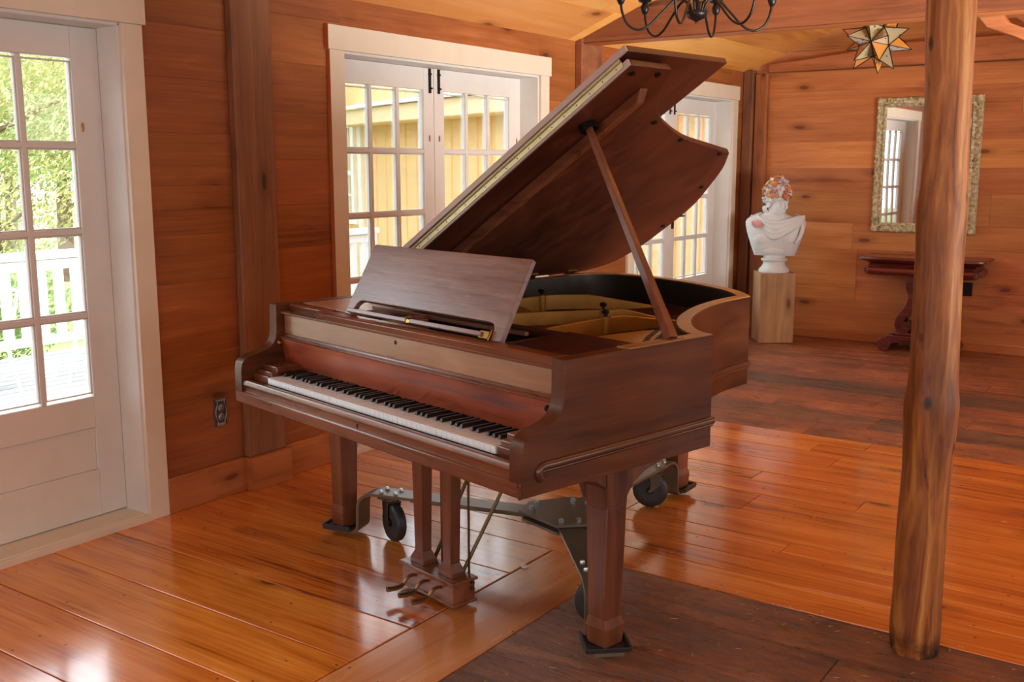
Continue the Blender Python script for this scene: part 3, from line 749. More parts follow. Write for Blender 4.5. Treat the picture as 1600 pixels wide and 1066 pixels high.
for k, s in enumerate(struts):
    m = MB(); pth = [(p[0], p[1], .802) for p in spline(s, 5)]; n = len(pth); w = .013
    vs = []; fs = []
    for i, p in enumerate(pth):
        t = i/(n-1)
        h = .066*min(1, .45+2.2*t, (1-t)*3.2+.25)
        a = Vector(pth[max(0, i-1)]); b = Vector(pth[min(n-1, i+1)]); tg = (b-a).normalized(); sd = Vector((-tg.y, tg.x, 0))
        for q, z in ((-w, 0), (w, 0), (w*.8, h), (-w*.8, h)): vs.append(Vector((p[0], p[1], .798+z))+sd*q)
    for i in range(n-1):
        for q in range(4): fs.append((4*i+q, 4*i+4+q, 4*i+4+(q+1) % 4, 4*i+(q+1) % 4))
    fs += [(0, 1, 2, 3), (4*n-1, 4*n-2, 4*n-3, 4*n-4)]
    m.add(vs, fs); st = m.build('plate_strut', M['gold'], P, bevel=.003)
    bp = [(.172, 1.36), (.655, 1.235), (.803, 1.09)][k]
    m = MB(); m.lathe([(.020, 0), (.020, .07)], 14, Tr(bp[0], bp[1], .797)); m.build('strut_boss', M['gold'], st)
    m = MB(); m.lathe([(.006, .0), (.006, .010), (.013, .012), (.015, .020), (.010, .026), (.001, .028)], 14, Tr(bp[0], bp[1], .866)); m.build('strut_bolt', M['iron'], st)
m = MB(); m.prism([(.30, .80), (.30, .862), (.36, .858), (.53, .81), (.53, .80)], 1, 1.07, 1.09); m.build('plate_rib', M['gold'], P, bevel=.003)
m = MB(); m.prism([(.85, .90), (1.10, .86), (1.23, .92), (1.19, 1.02), (1.10, 1.16), (1.03, 1.3), (.96, 1.36), (.88, 1.2)], 2, .800, .812)
M['palegold'] = plain('pale_gold_plate', lin(206, 172, 112), .4, metal=.4, var=.12)
pl = m.build('plate_shoulder', M['palegold'], P, bevel=.004)
m = MB()
for k in range(9):
    a = .5+.21*k; x, y = 1.14-.20*(k/9)**.8, .98+.32*(k/9)
    m.lathe([(.014, 0), (.014, .002), (.008, .0022)], 10, Tr(x, y, .812)); 
    m.lathe([(.012, 0), (.012, .002), (.006, .0022)], 10, Tr(x-.05, y+.01, .812))
m.build('plate_hole', M['innerrim'], pl)
# strings: too many to count
m = MB(); random.seed(5)
for k in range(70):
    t = k/69; u0 = .09+1.36*t; v0 = .66
    if t < .36: u1 = u0+.40*(1-t)+.05; v1 = 1.80-.25*t; z = .812
    else:
        u1 = u0-.06*(1-t); v1 = 1.78-1.0*((t-.36)/.64)**.8; u1 = min(u1, 1.47-.43*min(1, max(0, (v1-.77)/.6)))
        z = .803
    d = Vector((u1-u0, v1-v0, 0)).normalized(); s = Vector((-d.y, d.x, 0))*(.0019 if t < .36 else .0008)
    a, b = Vector((u0, v0, z)), Vector((u1, v1, z))
    m.add([a-s, a+s, b+s, b-s, a-s+Vector((0, 0, .002)), a+s+Vector((0, 0, .002)), b+s+Vector((0, 0, .002)), b-s+Vector((0, 0, .002))],
          [(0, 3, 2, 1), (4, 5, 6, 7), (0, 1, 5, 4), (1, 2, 6, 5), (2, 3, 7, 6), (3, 0, 4, 7)])
so = m.build('strings', M['string'], P, smooth=0); so['kind'] = 'stuff'
# bridge, hitch pins and felts
m = MB(); m.sweep([(-.012, 0), (.012, 0), (.008, .03), (-.008, .03)], [(p[0], p[1], .766) for p in spline([(.30, 1.72), (.55, 1.70), (.80, 1.58), (.93, 1.38), (1.0, 1.2), (1.12, 1.0), (1.28, .84)], 6)])
m.build('bridge', M['mah_dark'], P)
m = MB()
hp = spline([(.50, 1.79), (.70, 1.735), (.85, 1.67), (.96, 1.56)], 14)
for p in hp: m.tube([(p[0], p[1], .80), (p[0]+.004, p[1]+.004, .825)], .0025, 6)
hp_o = m.build('hitch_pins', M['brass'], P); hp_o['kind'] = 'stuff'
m = MB(); m.sweep([(-.010, 0), (.010, 0), (.010, .006), (-.010, .006)], [(p[0]-.01, p[1]-.03, .802) for p in hp]); m.build('felt_strip', M['redfelt'], P)
m = MB(); m.prism([(1.02, .60), (1.08, .60), (1.12, .72), (1.07, .74)], 2, .80, .865); m.build('damper_felt', M['redfelt'], P, bevel=.004)
m = MB(); m.box(1.10, 1.17, .70, .74, .80, .85); m.box(.40, 1.1, .575, .61, .80, .875); m.build('action_rail', M['ebony'], P, bevel=.003)

# ---- lid
al = math.radians(30.5)
LM = Tr(0, 0, ZT+.004) @ Ry(-al)
lid_edge = [(0.0, .622), (1.537, .627), (1.533, .80), (1.530, .815)]+spline([(1.530, .815), (1.486, .839), (1.424, .877), (1.343, .945), (1.274, 1.03), (1.228, 1.116), (1.186, 1.206), (1.145, 1.318), (1.100, 1.499), (1.061, 1.661)], 4)[1:]+spline([(1.061, 1.661), (.95, 1.752), (.815, 1.828), (.629, 1.915), (.421, 1.950), (.23, 1.960), (.09, 1.924), (.022, 1.833), (0, 1.74)], 5)[1:]
m = MB(); m.prism(lid_edge, 2, 0, .021, LM)
lid = m.build('lid', M['mah_lid'], P, bevel=.0025)
fm = MB(); fm.prism([(0.004, .600), (1.556, .612), (1.548, 1.093), (0.004, 1.083)], 2, .034, .054, LM)
flap = fm.build('front_flap', M['mah_lid'], lid, bevel=.0025)
m = MB(); m.prism([(.005, .6215), (1.536, .6265), (1.536, .6195), (.005, .6145)], 2, .001, .0205, LM)
e1 = m.build('lid_edge', M['lidedge'], lid)
m = MB(); m.prism([(.005, .6), (1.556, .612), (1.556, .605), (.005, .593)], 2, .0345, .0535, LM); m.build('flap_edge', M['lidedge'], lid)
m = MB(); 
m.prism([(.01, .6135), (1.515, .6185), (1.515, .6165), (.01, .6115)], 2, .0075, .0255, LM)
m.prism([(.01, .6085), (1.515, .6145), (1.515, .6115), (.01, .6055)], 2, .0275, .0455, LM)
m.tube([(.01, .609, .0265), (1.515, .6145, .0265)], .0022, 8, LM)
hg = m.build('piano_hinge', M['hingebrass'], lid, smooth=30)
m = MB()
for k in range(24):
    s = .05+k*.0625
    m.ball((s, .6115+s*.0033, .0165), (.0022, .002, .0022), LM, 6, 4); m.ball((s+.03, .6055+s*.0036, .0365), (.0022, .002, .0022), LM, 6, 4)
m.build('hinge_screw', M['black'], hg)
m = MB(); m.prism([(.10, -.030), (1.395, -.030), (1.432, 0.0), (.10, 0.0)], 1, .772, .806, LM)
m.build('lid_brace', M['mah_u'], lid, bevel=.002)
m = MB()
for k in range(4): m.tube([(1.225+.028*math.cos(a), .722+.028*math.sin(a), -.003-.006*k) for a in [2*PI*j/20 for j in range(21)]], .0032, 6, LM)
m.lathe([(.030, -.002), (.030, 0)], 20, LM @ Tr(1.225, .722, 0))
m.build('prop_cup', M['iron'], lid)
for s, v in ((1.50, .665), (1.505, .775), (1.252, 1.02), (1.15, 1.27), (1.06, 1.60), (.80, 1.78), (.45, 1.90)):
    m = MB(); m.lathe([(.010, -.006), (.010, 0)], 12, LM @ Tr(s, v, 0)); m.build('lid_bumper', M['black'], lid)
for v in (.85, 1.45, 1.70):
    m = MB(); m.box(.002, .03, v-.03, v+.03, -.004, .0, LM); m.tube([(0.002, v-.03, ZT+.004), (.002, v+.03, ZT+.004)], .005, 8)
    m.build('lid_hinge', M['brass'], lid)
# lid prop
top = LM @ Vector((1.225, .722, -.006)); bot = Vector((W-.030, .612, ZT+.002))
d = (top-bot).normalized(); a_ = d.cross(Vector((1, 0, 0))).normalized()
m = MB(); Lp = (top-bot).length
PM = Tr(*bot) @ Matrix((tuple(a_)+(0,), tuple(d.cross(a_))+(0,), tuple(d)+(0,), (0, 0, 0, 1))).transposed()
m.frust(-.017, .017, -.014, .014, 0, -.016, .016, -.013, .013, .10, PM); m.frust(-.0155, .0155, -.0125, .0125, .10, -.010, .010, -.009, .009, Lp, PM)
m.build('lid_prop', M['mah_z'], P, bevel=.002)
m = MB(); m.box(W-.052, W-.008, .585, .645, ZT-.012, ZT+.004); m.build('prop_bracket', M['mah_u'], P, bevel=.002)

# ---- legs
def leg(name, u, v, back=False):
    m = MB()
    m.frust(-.034, .034, -.034, .034, .105, -.041, .041, -.041, .041, .462, Tr(u, v, 0))
    m.box(u-.042, u+.042, v-.042, v+.042, .462, .584)
    lg = m.build(name, M['mah_z'], P, bevel=.002)
    m = MB(); 
    m.frust(-.036, .036, -.036, .036, .036, -.041, .041, -.041, .041, .095, Tr(u, v, 0)); m.frust(-.041, .041, -.041, .041, .095, -.034, .034, -.034, .034, .122, Tr(u, v, 0))
    m.build('leg_foot', M['mah_z'], lg, bevel=.0015)
    return lg
LEGS = [(.066, .408), (1.452, .408), (.625, 1.745)]
for i, (u, v) in enumerate(LEGS):
    lg = leg('leg', u, v)
    if i == 2: continue
    m = MB(); uu0, uu1 = u-.038, u+.038
    m.prism([(v-.17, ZB+.001), (v-.14, .563), (v-.08, .545), (v-.043, .52), (v-.043, .455), (v+.043, .455), (v+.05, .485), (v+.075, .515), (v+.12, .540), (v+.20, .558), (v+.26, .562), (v+.30, ZB+.001)], 0, uu0, uu1)
    s = 1 if i == 0 else -1
    m.prism([(u+s*.038, ZB+.001), (u+s*.14, ZB+.001), (u+s*.12, .555), (u+s*.085, .515), (u+s*.066, .475), (u+s*.044, .465), (u+s*.038, .465)], 1, v-.034, v+.034)
    m.build('leg_bracket', M['mah_z'], lg, bevel=.003)
# ---- pedal lyre
ly = MB(); ly.box(.656, .932, .255, .345, .022, .088); ly.box(.648, .940, .247, .353, .088, .098); ly.box(.650, .938, .249, .351, .014, .024)
lyre = ly.build('pedal_lyre', M['mah_u'], P, bevel=.002)
for u in (.716, .868):
    m = MB()
    m.box(u-.036, u+.036, .272, .328, .098, .112); m.frust(u-.036, u+.036, .272, .328, .112, u-.021, u+.021, .281, .319, .142)
    m.frust(u-.021, u+.021, .281, .319, .142, u-.029, u+.029, .276, .324, .584)
    m.build('lyre_post', M['mah_z'], lyre, bevel=.0015)
for k, u in enumerate((.728, .795, .866)):
    m = MB(); pts = spline([(u+.004, .262, .066), (u+.004, .236, .070), (u+.002, .218, .062), (u, .205, .047), (u-.002, .185, .041), (u-.006, .150, .043), (u-.008, .143, .044)], 4)
    n = len(pts); rr = []
    for i in range(n):
        t = i/(n-1); rr.append(.0085 if t < .45 else (.0085+.0055*min(1, (t-.45)/.3) if t < .93 else .008))
    m.tube(pts, rr, 10, flat=.62); m.build('pedal', M['pedal'], lyre)
m = MB(); m.tube([(.722, .342, .098), (.752, .446, .33), (.785, .565, .584)], .0065, 8); m.build('brace_rod', M['rod'], lyre)
m = MB(); m.tube([(.882, .335, .098), (.925, .45, .33), (.972, .565, .584)], .0065, 8); m.build('brace_rod', M['rod'], lyre)
for u, v in ((.752, .352), (.895, .352)):
    m = MB(); m.tube([(u, v, .05), (u, v, .60)], .004, 8); m.build('pedal_rod', M['rod'], lyre)
m = MB()
for z in (.062, .082): m.tube([(.932, .33, z), (.944, .33, z)], .006, 8)
m.build('lyre_screw', M['rod'], lyre)

# ------------------------------------------------------------------ dolly
D = empty('piano_dolly', (.6037, -.0771, 0), -TH)
tag(D, 'black steel three-armed piano dolly with casters under the piano', 'dolly')
C0 = Vector((.872, .815))
m = MB()
oct_ = []
for ax in LEGS:
    d = (Vector(ax)-C0).normalized(); s = Vector((-d.y, d.x))
    oct_.append((d, s))
hexp = []
order = sorted(range(3), key=lambda i: math.atan2(oct_[i][0].y, oct_[i][0].x))
for i in order:
    d, s = oct_[i]
    hexp += [tuple(C0+d*.155-s*.055), tuple(C0+d*.155+s*.055)]
m.prism(hexp, 2, .190, .199); m.prism([tuple(C0+(Vector(p)-C0)*.94) for p in hexp], 2, .160, .170)
cp = m.build('centre_plate', M['blacksteel'], D, bevel=.0015)
for i in range(3):
    d, s = oct_[i]
    for r in (.115,):
        for q in (-.030, .030):
            p = C0+d*r+s*q
            m = MB(); m.lathe([(.011, 0), (.011, .007), (.007, .008), (.007, .013)], 6, Tr(p.x, p.y, .199)); m.build('plate_bolt', M['steel'], cp)
for i, (u, v) in enumerate(LEGS):
    d, s = oct_[i]; Lr = (Vector((u, v))-C0).length
    ar = math.atan2(d.y, d.x); AM = Tr(C0.x, C0.y, 0) @ Rz(ar)
    # flat bar that bends down in an S and ends in a tray below the leg
    prof = [(.10, .176), (Lr-.150, .176), (Lr-.118, .170), (Lr-.094, .150), (Lr-.086, .120), (Lr-.084, .06), (Lr-.080, .036), (Lr-.066, .022), (Lr-.05, .018), (Lr+.062, .018)]
    prof = spline(prof[:2], 1)+spline(prof[2:], 4)
    topl = []; th = .011
    for k, p in enumerate(prof):
        a = Vector(prof[max(0, k-1)][:2]); b = Vector(prof[min(len(prof)-1, k+1)][:2]); t = (b-a).normalized()
        topl.append((p[0]-t.y*th, p[1]+t.x*th))
    m = MB(); m.prism([tuple(p[:2]) for p in prof]+topl[::-1], 1, -.045, .045, AM)
    m.box(.12, Lr-.30, -.030, .030, .166, .1755, AM)
    arm_o = m.build('dolly_arm', M['blacksteel'], D, bevel=.0015)
    m = MB()
    m.box(Lr-.055, Lr+.062, -.062, .062, .0285, .0345, AM); m.prism([(Lr-.05, .029), (Lr+.06, .029), (Lr+.066, .048), (Lr-.056, .048)], 1, -.068, -.061, AM); m.prism([(Lr-.05, .029), (Lr+.06, .029), (Lr+.066, .048), (Lr-.056, .048)], 1, .061, .068, AM)
    m.prism([(.029, -.05), (.048, -.056), (.048, .056), (.029, .05)][0:0] or [(Lr+.058, .029), (Lr+.062, .029), (Lr+.070, .046), (Lr+.064, .046)], 1, -.062, .062, AM)
    m.build('leg_tray', M['rubber'], arm_o, bevel=.001)
    for k in range(4):
        m = MB(); m.lathe([(.009, 0), (.009, .006), (.006, .011)], 6, AM @ Tr(Lr-.235+.06*(k % 2), -.024+.048*(k//2), .187)); m.build('arm_bolt', M['steel'], arm_o)
    # caster
    cx_ = Lr-.205; swing = [2.5, 1.15, 1.9][i]
    CM = AM @ Tr(cx_, 0, 0) @ Rz(swing)
    m = MB(); m.box(-.042, .042, -.036, .036, .164, .172, AM @ Tr(cx_, 0, 0)); m.lathe([(.026, .150), (.030, .156), (.026, .164)], 16, CM)
    for q in (-1, 1):
        m.prism([(-.026, .152), (.026, .152), (.018, .10), (.006+.02, .066), (-.002+.02, .066), (-.020, .10)], 1, q*.025, q*.0285, CM)
    m.box(-.028, .028, -.0285, .0285, .1495, .1535, CM); m.tube([(.022, -.034, .075), (.022, .034, .075)], .007, 8, CM)
    cs = m.build('caster', M['hub'], D, bevel=.001)
    m = MB(); WM = CM @ Tr(.022, 0, .0748) @ Rx(PI/2)
    m.lathe([(.045, -.019), (.066, -.020), (.0735, -.013), (.0748, 0), (.0735, .013), (.066, .020), (.045, .019)], 28, WM)
    m.build('tyre', M['rubber'], cs, smooth=50)
    m = MB(); m.lathe([(.046, -.012), (.046, .012)], 24, WM); m.lathe([(.016, -.023), (.016, .023)], 14, WM)
    for q in range(5): m.box(.012, .044, -.006, .006, -.015, .015, WM @ Rz(q*2*PI/5))
    m.build('wheel_hub', M['black'], cs)

# ------------------------------------------------------------------ log post
m = MB(); seg = 40
ctr = [(-.02, 2.856, .066), (.03, 2.854, .071), (.09, 2.854, .072), (.20, 2.855, .069), (.36, 2.854, .068), (.55, 2.855, .067), (.68, 2.854, .072), (.75, 2.854, .074), (.82, 2.855, .066), (.99, 2.854, .063), (1.17, 2.852, .063), (1.29, 2.849, .068), (1.36, 2.850, .064), (1.5, 2.848, .061), (1.64, 2.846, .060), (1.85, 2.838, .062), (2.2, 2.83, .061), (3.25, 2.81, .060)]
cc = spline(ctr, 6); vs = []; fs = []
for i, (z, x, r) in enumerate(cc):
    for k in range(seg):
        a = 2*PI*k/seg
        nz = noise.noise((math.cos(a)*1.3, math.sin(a)*1.3, z*2.2))*.006+noise.noise((math.cos(a)*5, math.sin(a)*5, z*3))*.0022
        vs.append((x+(r+nz)*math.cos(a), .533+(r+nz)*math.sin(a), z))
for i in range(len(cc)-1):
    for k in range(seg):
        k2 = (k+1) % seg; fs.append((i*seg+k, i*seg+k2, (i+1)*seg+k2, (i+1)*seg+k))
fs.append(tuple(range(seg-1, -1, -1))); fs.append(tuple((len(cc)-1)*seg+k for k in range(seg)))
m.add(vs, fs)
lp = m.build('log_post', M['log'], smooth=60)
tag(lp, 'peeled knotty log post standing on the floor at the right', 'post')

# ------------------------------------------------------------------ pedestal and bust
pc = (.452, 5.612); pr = math.radians(34)
m = MB(); m.box(-.139, .139, -.139, .139, .002, .566)
M['pedestal'] = wood('rough_sawn_block', [lin(98, 66, 40), lin(156, 116, 78), lin(180, 140, 98), lin(204, 168, 126)], axis=2, sc=1.0, rough=(.6, .75), knots=.6, knotcol=lin(96, 52, 30), bump=.2, fig=.8)
pd = m.build('wooden_pedestal', M['pedestal'], bevel=.004); pd.location = (pc[0], pc[1], 0); pd.rotation_euler = (0, 0, pr)
tag(pd, 'rough-sawn wooden block pedestal under the white bust', 'pedestal')

M['plaster'] = plain('white_plaster', lin(208, 212, 214), .5, var=.04, bump=.05, bscale=80)
bt = empty('classical_bust', (pc[0]-.005, pc[1], .566), math.radians(18)); tag(bt, 'white plaster classical bust crowned with seashells on the wooden pedestal', 'bust')
m = MB(); m.lathe([(.120, 0), (.122, .012), (.118, .024), (.098, .046), (.087, .068), (.088, .084), (.104, .096), (.106, .108), (.094, .114), (.086, .118), (.086, .138)], 36)
m.build('socle', M['plaster'], bt)
B = MB(); seg = 36
def loft(secs, mb):
    vs = []; fs = []
    for (z, cx, cy, hx, hy) in secs:
        for k in range(seg):
            a = 2*PI*k/seg; c, s = math.cos(a), math.sin(a)
            e = .82
            vs.append((cx+hx*math.copysign(abs(c)**e, c), cy+hy*math.copysign(abs(s)**e, s), z))
    n = len(secs)
    for i in range(n-1):
        for k in range(seg):
            k2 = (k+1) % seg; fs.append((i*seg+k, i*seg+k2, (i+1)*seg+k2, (i+1)*seg+k))
    fs.append(tuple(range(seg-1, -1, -1))); fs.append(tuple((n-1)*seg+k for k in range(seg)))
    mb.add(vs, fs)
loft([(.134, 0, .0, .162, .062), (.15, 0, .0, .166, .072), (.20, 0, 0, .184, .092), (.26, 0, 0, .205, .104), (.32, 0, .005, .224, .108), (.37, 0, .01, .236, .104), (.405, 0, .015, .238, .094), (.43, .0, .02, .222, .080), (.448, -.005, .02, .17, .068), (.463, -.008, .02, .10, .06), (.48, -.008, .018, .07, .055)], B)
for sx in (-1, 1): B.ball((sx*.082, -.038, .275), (.098, .066, .085), None, 20, 14)
B.ball((0, -.045, .18), (.11, .05, .06), None, 18, 12)
B.tube([(-.008, .025, .42), (-.008, .018, .47), (-.004, .01, .51), (0, .008, .55)], [.080, .066, .061, .060], 24)
for s in (-1, 1): B.tube([(s*.055, .02, .535), (s*.035-.005, -.035, .45)], [.016, .012], 8)      # neck tendons
ha = math.radians(48)
HM = Tr(.004, .004, .552) @ Rz(ha) @ Rx(math.radians(6))           # head frame: face looks along -Y
H = MB()
def hb(c, r, seg=16, rings=12): B.ball(c, r, HM, seg, rings)
hb((0, .022, .045), (.076, .098, .086), 24, 18); hb((0, .018, .10), (.078, .094, .098), 24, 18)          # skull
hb((0, -.028, -.020), (.062, .066, .088), 24, 18)        # face
hb((0, -.046, -.082), (.036, .036, .030))                # chin mass
hb((0, -.074, -.093), (.018, .014, .015))                # chin
for s in (-1, 1):
    hb((s*.034, -.052, -.026), (.022, .024, .022))       # cheeks
    hb((s*.038, -.022, -.062), (.019, .042, .026))       # jaw
    B.tube([(s*.010, -.090, .024), (s*.028, -.086, .031), (s*.050, -.066, .024)], [.009, .010, .008], 8, HM)   # brow
    hb((s*.030, -.077, .008), (.0135, .010, .0085))      # eye
    B.tube([(s*.016, -.084, .004), (s*.030, -.088, .001), (s*.044, -.076, .005)], .0028, 6, HM)
    B.tube([(s*.016, -.086, .013), (s*.030, -.089, .017), (s*.045, -.075, .012)], .0032, 6, HM)
    hb((s*.0095, -.101, -.030), (.0075, .009, .0065))    # nostril wing
    hb((s*.074, .018, -.010), (.008, .020, .030))        # ear
B.tube([(0, -.086, .030), (0, -.099, .008), (0, -.110, -.014), (0, -.116, -.026)], [.0085, .0085, .0100, .0105], 12, HM)  # nose
B.tube([(-.021, -.078, -.058), (-.008, -.092, -.053), (0, -.092, -.055), (.008, -.092, -.053), (.021, -.078, -.058)], [.003, .0068, .006, .0068, .003], 8, HM)   # upper lip
B.tube([(-.017, -.080, -.063), (0, -.090, -.0665), (.017, -.080, -.063)], [.003, .0075, .003], 8, HM)          # lower lip
random.seed(11)
for k in range(150):                                   # curled hair
    a = random.uniform(-PI, PI); t = random.uniform(-.55, 1.2)
    px_, py_, pz_ = .083*math.cos(t)*math.sin(a), .022+.106*math.cos(t)*math.cos(a), .040+.092*math.sin(t)
    if py_ < -.035 and pz_ < .070: continue
    if pz_ < -.03 and py_ < .0: continue
    r = random.uniform(.011, .019)
    ax = Vector((random.uniform(-1, 1), random.uniform(-1, 1), random.uniform(-1, 1))).normalized(); bx = ax.orthogonal().normalized(); cx_ = ax.cross(bx)
    B.tube([Vector((px_, py_, pz_))+(bx*math.cos(q*.9)+cx_*math.sin(q*.9))*r*(1-.1*q)*.8 for q in range(6)], .0075, 6, HM)
for s in (-1, 1):
    for k in range(5):
        B.tube(spline([(s*.062, .03+.010*k, -.020-.003*k), (s*(.078-.003*k), .04+.010*k, -.045), (s*(.070-.003*k), .035+.011*k, -.066), (s*(.060-.003*k), .045+.009*k, -.080)], 3), .0095, 6, HM)
# drapery: folds from shoulder to shoulder
for k in range(7):
    t = k/6; r_ = [.013, .010, .014, .010, .013, .010, .012][k]
    y_ = -.012*t
    pts = spline([(-.150-.03*t, .012-.02*t, .462-.030*t), (-.118+.012*t, -.062+y_, .436-.060*t), (-.045+.01*t, -.098+y_, .405-.118*t), (.035, -.104+y_, .400-.112*t), (.115, -.090+y_, .425-.088*t), (.185, -.050+y_, .446-.070*t), (.222, .005, .452-.060*t)], 6)
    B.tube(pts, [r_*(.75+.35*math.sin(PI*i/len(pts))+.12*math.sin(i*.7+k*1.7)) for i in range(len(pts))], 10)
for k in range(5):
    t = k/4
    B.tube(spline([(.13+.025*t, .06, .456), (.17+.018*t, .0, .456-.01*t), (.205+.014*t, -.050, .41-.02*t), (.205+.012*t, -.078, .335), (.165+.03*t, -.086, .235+.04*t)], 5), [.012, .011, .010, .012, .010][k], 8)
for k in range(4):
    B.tube(spline([(-.09-.034*k, .07, .458-.003*k), (-.128-.024*k, .03, .468-.012*k), (-.165-.012*k, -.02, .448-.018*k)], 4), .0115, 8)
bo = B.build('bust_figure', M['plaster'], bt, smooth=0)
rm = bo.modifiers.new('one_surface', 'REMESH'); rm.mode = 'VOXEL'; rm.voxel_size = .0034; rm.use_smooth_shade = True
sm = bo.modifiers.new('soften', 'SMOOTH'); sm.iterations = 1; sm.factor = .5
bake(bo)
# seashell crown
shc = [lin(206, 178, 196), lin(222, 206, 196), lin(220, 152, 92), lin(196, 112, 88), lin(226, 200, 136), lin(178, 150, 178), lin(232, 226, 214), lin(200, 132, 84)]
SHM = [plain('shell_'+n, c, .4, var=.22, bump=.1) for n, c in zip(('lilac', 'cream', 'orange', 'coral', 'yellow', 'purple', 'white', 'tan'), shc)]
def scallop(r):
    mb = MB(); n = 26; vs = [(0, 0, 0)]; fs = []
    rings = 5
    vs = []
    for j in range(rings+1):
        t = j/rings
        for k in range(n+1):
            a = -1.25+2.5*k/n
            rr = r*t*(1+.05*math.cos(k*PI))*(1-.10*abs(a)**2*.5)
            vs.append((rr*math.sin(a)*1.02, rr*math.cos(a)-r*.5, r*.40*math.sin(t*PI*.5+.25)*(math.cos(a*.85))*(1-.5*t*t)+.03*r*math.cos(k*PI)*t))
    for j in range(rings):
        for k in range(n):
            fs.append((j*(n+1)+k, j*(n+1)+k+1, (j+1)*(n+1)+k+1, (j+1)*(n+1)+k))
    mb.add(vs, fs); mb.box(-r*.3, r*.3, -r*.62, -r*.44, -.02*r, .14*r); return mb
def whelk(r):
    mb = MB(); prof = [(.001, -r), (.16*r, -.75*r), (.34*r, -.3*r), (.50*r, .1*r), (.42*r, .2*r), (.40*r, .32*r), (.30*r, .40*r), (.28*r, .5*r), (.18*r, .58*r), (.16*r, .68*r), (.05*r, .85*r)]
    mb.lathe(prof, 12)
    for k in range(6): mb.ball((.5*r*math.cos(k*PI/3), .5*r*math.sin(k*PI/3), .12*r), (.12*r, .12*r, .1*r), None, 6, 5)
    return mb
def cockle(r):
    mb = MB(); mb.ball((0, 0, 0), (r*.8, r*.9, r*.5), None, 16, 10)
    for k in range(7): mb.tube([(r*.8*math.sin(a)*math.cos(.3*(k-3)), r*.9*math.cos(a), r*.5*abs(math.sin(a))+.1*r) for a in [-.9+1.8*j/6 for j in range(7)]], r*.07, 5, Ry(.25*(k-3)))
    return mb
random.seed(21); made = {}
cnt = 0; spots = []
for k in range(2500):
    a = random.uniform(-PI, PI); t = random.uniform(.05, PI/2)
    p = Vector((.096*math.cos(t)*math.sin(a), .012+.114*math.cos(t)*math.cos(a), .040+.172*math.sin(t)))
    if p.y > .02 and p.z < .066: continue
    if p.y < -.02 and p.z < .056: continue
    if any((p-q).length < .0285 for q in spots): continue
    spots.append(p)
    if len(spots) >= 96: break
for k, p in enumerate(spots):
    kind = random.randrange(3); ci = random.randrange(8) if p.z > .1 else random.choice([2, 3, 7, 3, 1])
    if (kind, ci) not in made:
        o = [scallop, whelk, cockle][kind](.0245 if kind != 1 else .030).build('seashell', SHM[ci], bt, smooth=50); made[(kind, ci)] = o
    else:
        o = made[(kind, ci)].copy(); COL.objects.link(o); o.parent = bt
    d = Vector((p.x, p.y-.012, p.z-.05)).normalized()
    if kind == 1: d = (d+Vector((random.uniform(-1, 1), random.uniform(-1, 1), random.uniform(-.6, 1)))*.8).normalized()
    o.matrix_local = HM @ align(d, p) @ Rz(random.uniform(0, 6.28)) @ Matrix.Scale(random.uniform(.8, 1.15), 4)
    cnt += 1
SPINK = plain('shell_pink', lin(208, 152, 142), .4, var=.15)
o = scallop(.062).build('brooch_shell', SPINK, bt, smooth=50); o.matrix_local = align((-.35, -1, .25), (-.135, -.083, .385)) @ Rz(2.9)
o['label'] = 'pink scallop shell brooch'

# ------------------------------------------------------------------ wall mirror
mr = empty('wall_mirror', (1.487, YB, 1.417)); tag(mr, 'tall mirror in an ornate cream gilt frame on the back wall', 'mirror')
T = NT('old_mirror_glass'); v = T.coords()
T.bsdf(Base_Color=(.86, .86, .84, 1), Metallic=1.0, Roughness=.015, Normal=T.bump(T.noise(T.mapping(v, scale=(1.6, 1, 1.1)), 1.0, 1), .03, .05)); M['mirror'] = T.m
hw, hh = .390, .525
m = MB(); m.box(-hw+.075, hw-.075, -.018, -.014, -hh+.07, hh-.07); g = m.build('mirror_glass', M['mirror'], mr, smooth=0); g.rotation_euler.z = -.018; g.location.y = -.004
T = NT('cream_gilt_frame'); v = T.coords()
n = T.noise(v, 40, 6, .65); n2 = T.noise(v, 9, 3)
c = T.ramp(n, [(.32, lin(138, 120, 80)), (.5, lin(196, 184, 146)), (.65, lin(226, 218, 186))])
T.bsdf(Base_Color=c, Roughness=.5, Normal=T.bump(n, .3, .004)); M['frame'] = T.m
m = MB()
prof = [(0, -.0), (.004, .022), (.014, .036), (.026, .030), (.036, .020), (.05, .018), (.060, .026), (.068, .030), (.077, .022), (.080, .012), (.080, 0)]
pp_ = [(-hw, 0, -hh), (-hw, 0, hh), (hw, 0, hh), (hw, 0, -hh)]
m.sweep([(s, h) for s, h in prof], pp_, True, (0, -1, 0)); fr = m.build('mirror_frame', M['frame'], mr, smooth=45)
m = MB(); random.seed(2)
def scroll(mb, x, z, r, rot, s=1):
    pts = [(x+r*(1-.13*q)*math.cos(rot+s*q*.62), -.030-.002*q, z+r*(1-.13*q)*math.sin(rot+s*q*.62)) for q in range(8)]
    mb.tube(spline(pts, 2), [.0085*(1-.035*i) for i in range(15)], 6)
for sx in (-1, 1):
    for sz in (-1, 1):
        for k in range(5): scroll(m, sx*(hw-.035-.035*(k % 3)*(k < 3)), sz*(hh-.035-.035*(k-2)*(k > 2)), .022+.004*(k % 2), k*1.3, sx*sz)
        m.ball((sx*(hw-.028), -.032, sz*(hh-.028)), (.026, .016, .026), None, 10, 8)
for z in [-.42+.056*k for k in range(16)]:
    for sx in (-1, 1):
        s = 1+.5*math.exp(-(z/.06)**2); scroll(m, sx*(hw-.022), z, .014*s, z*40, 1)
        m.ball((sx*(hw-.060), -.026, z+.02), (.008*s, .008, .016), None, 8, 6)
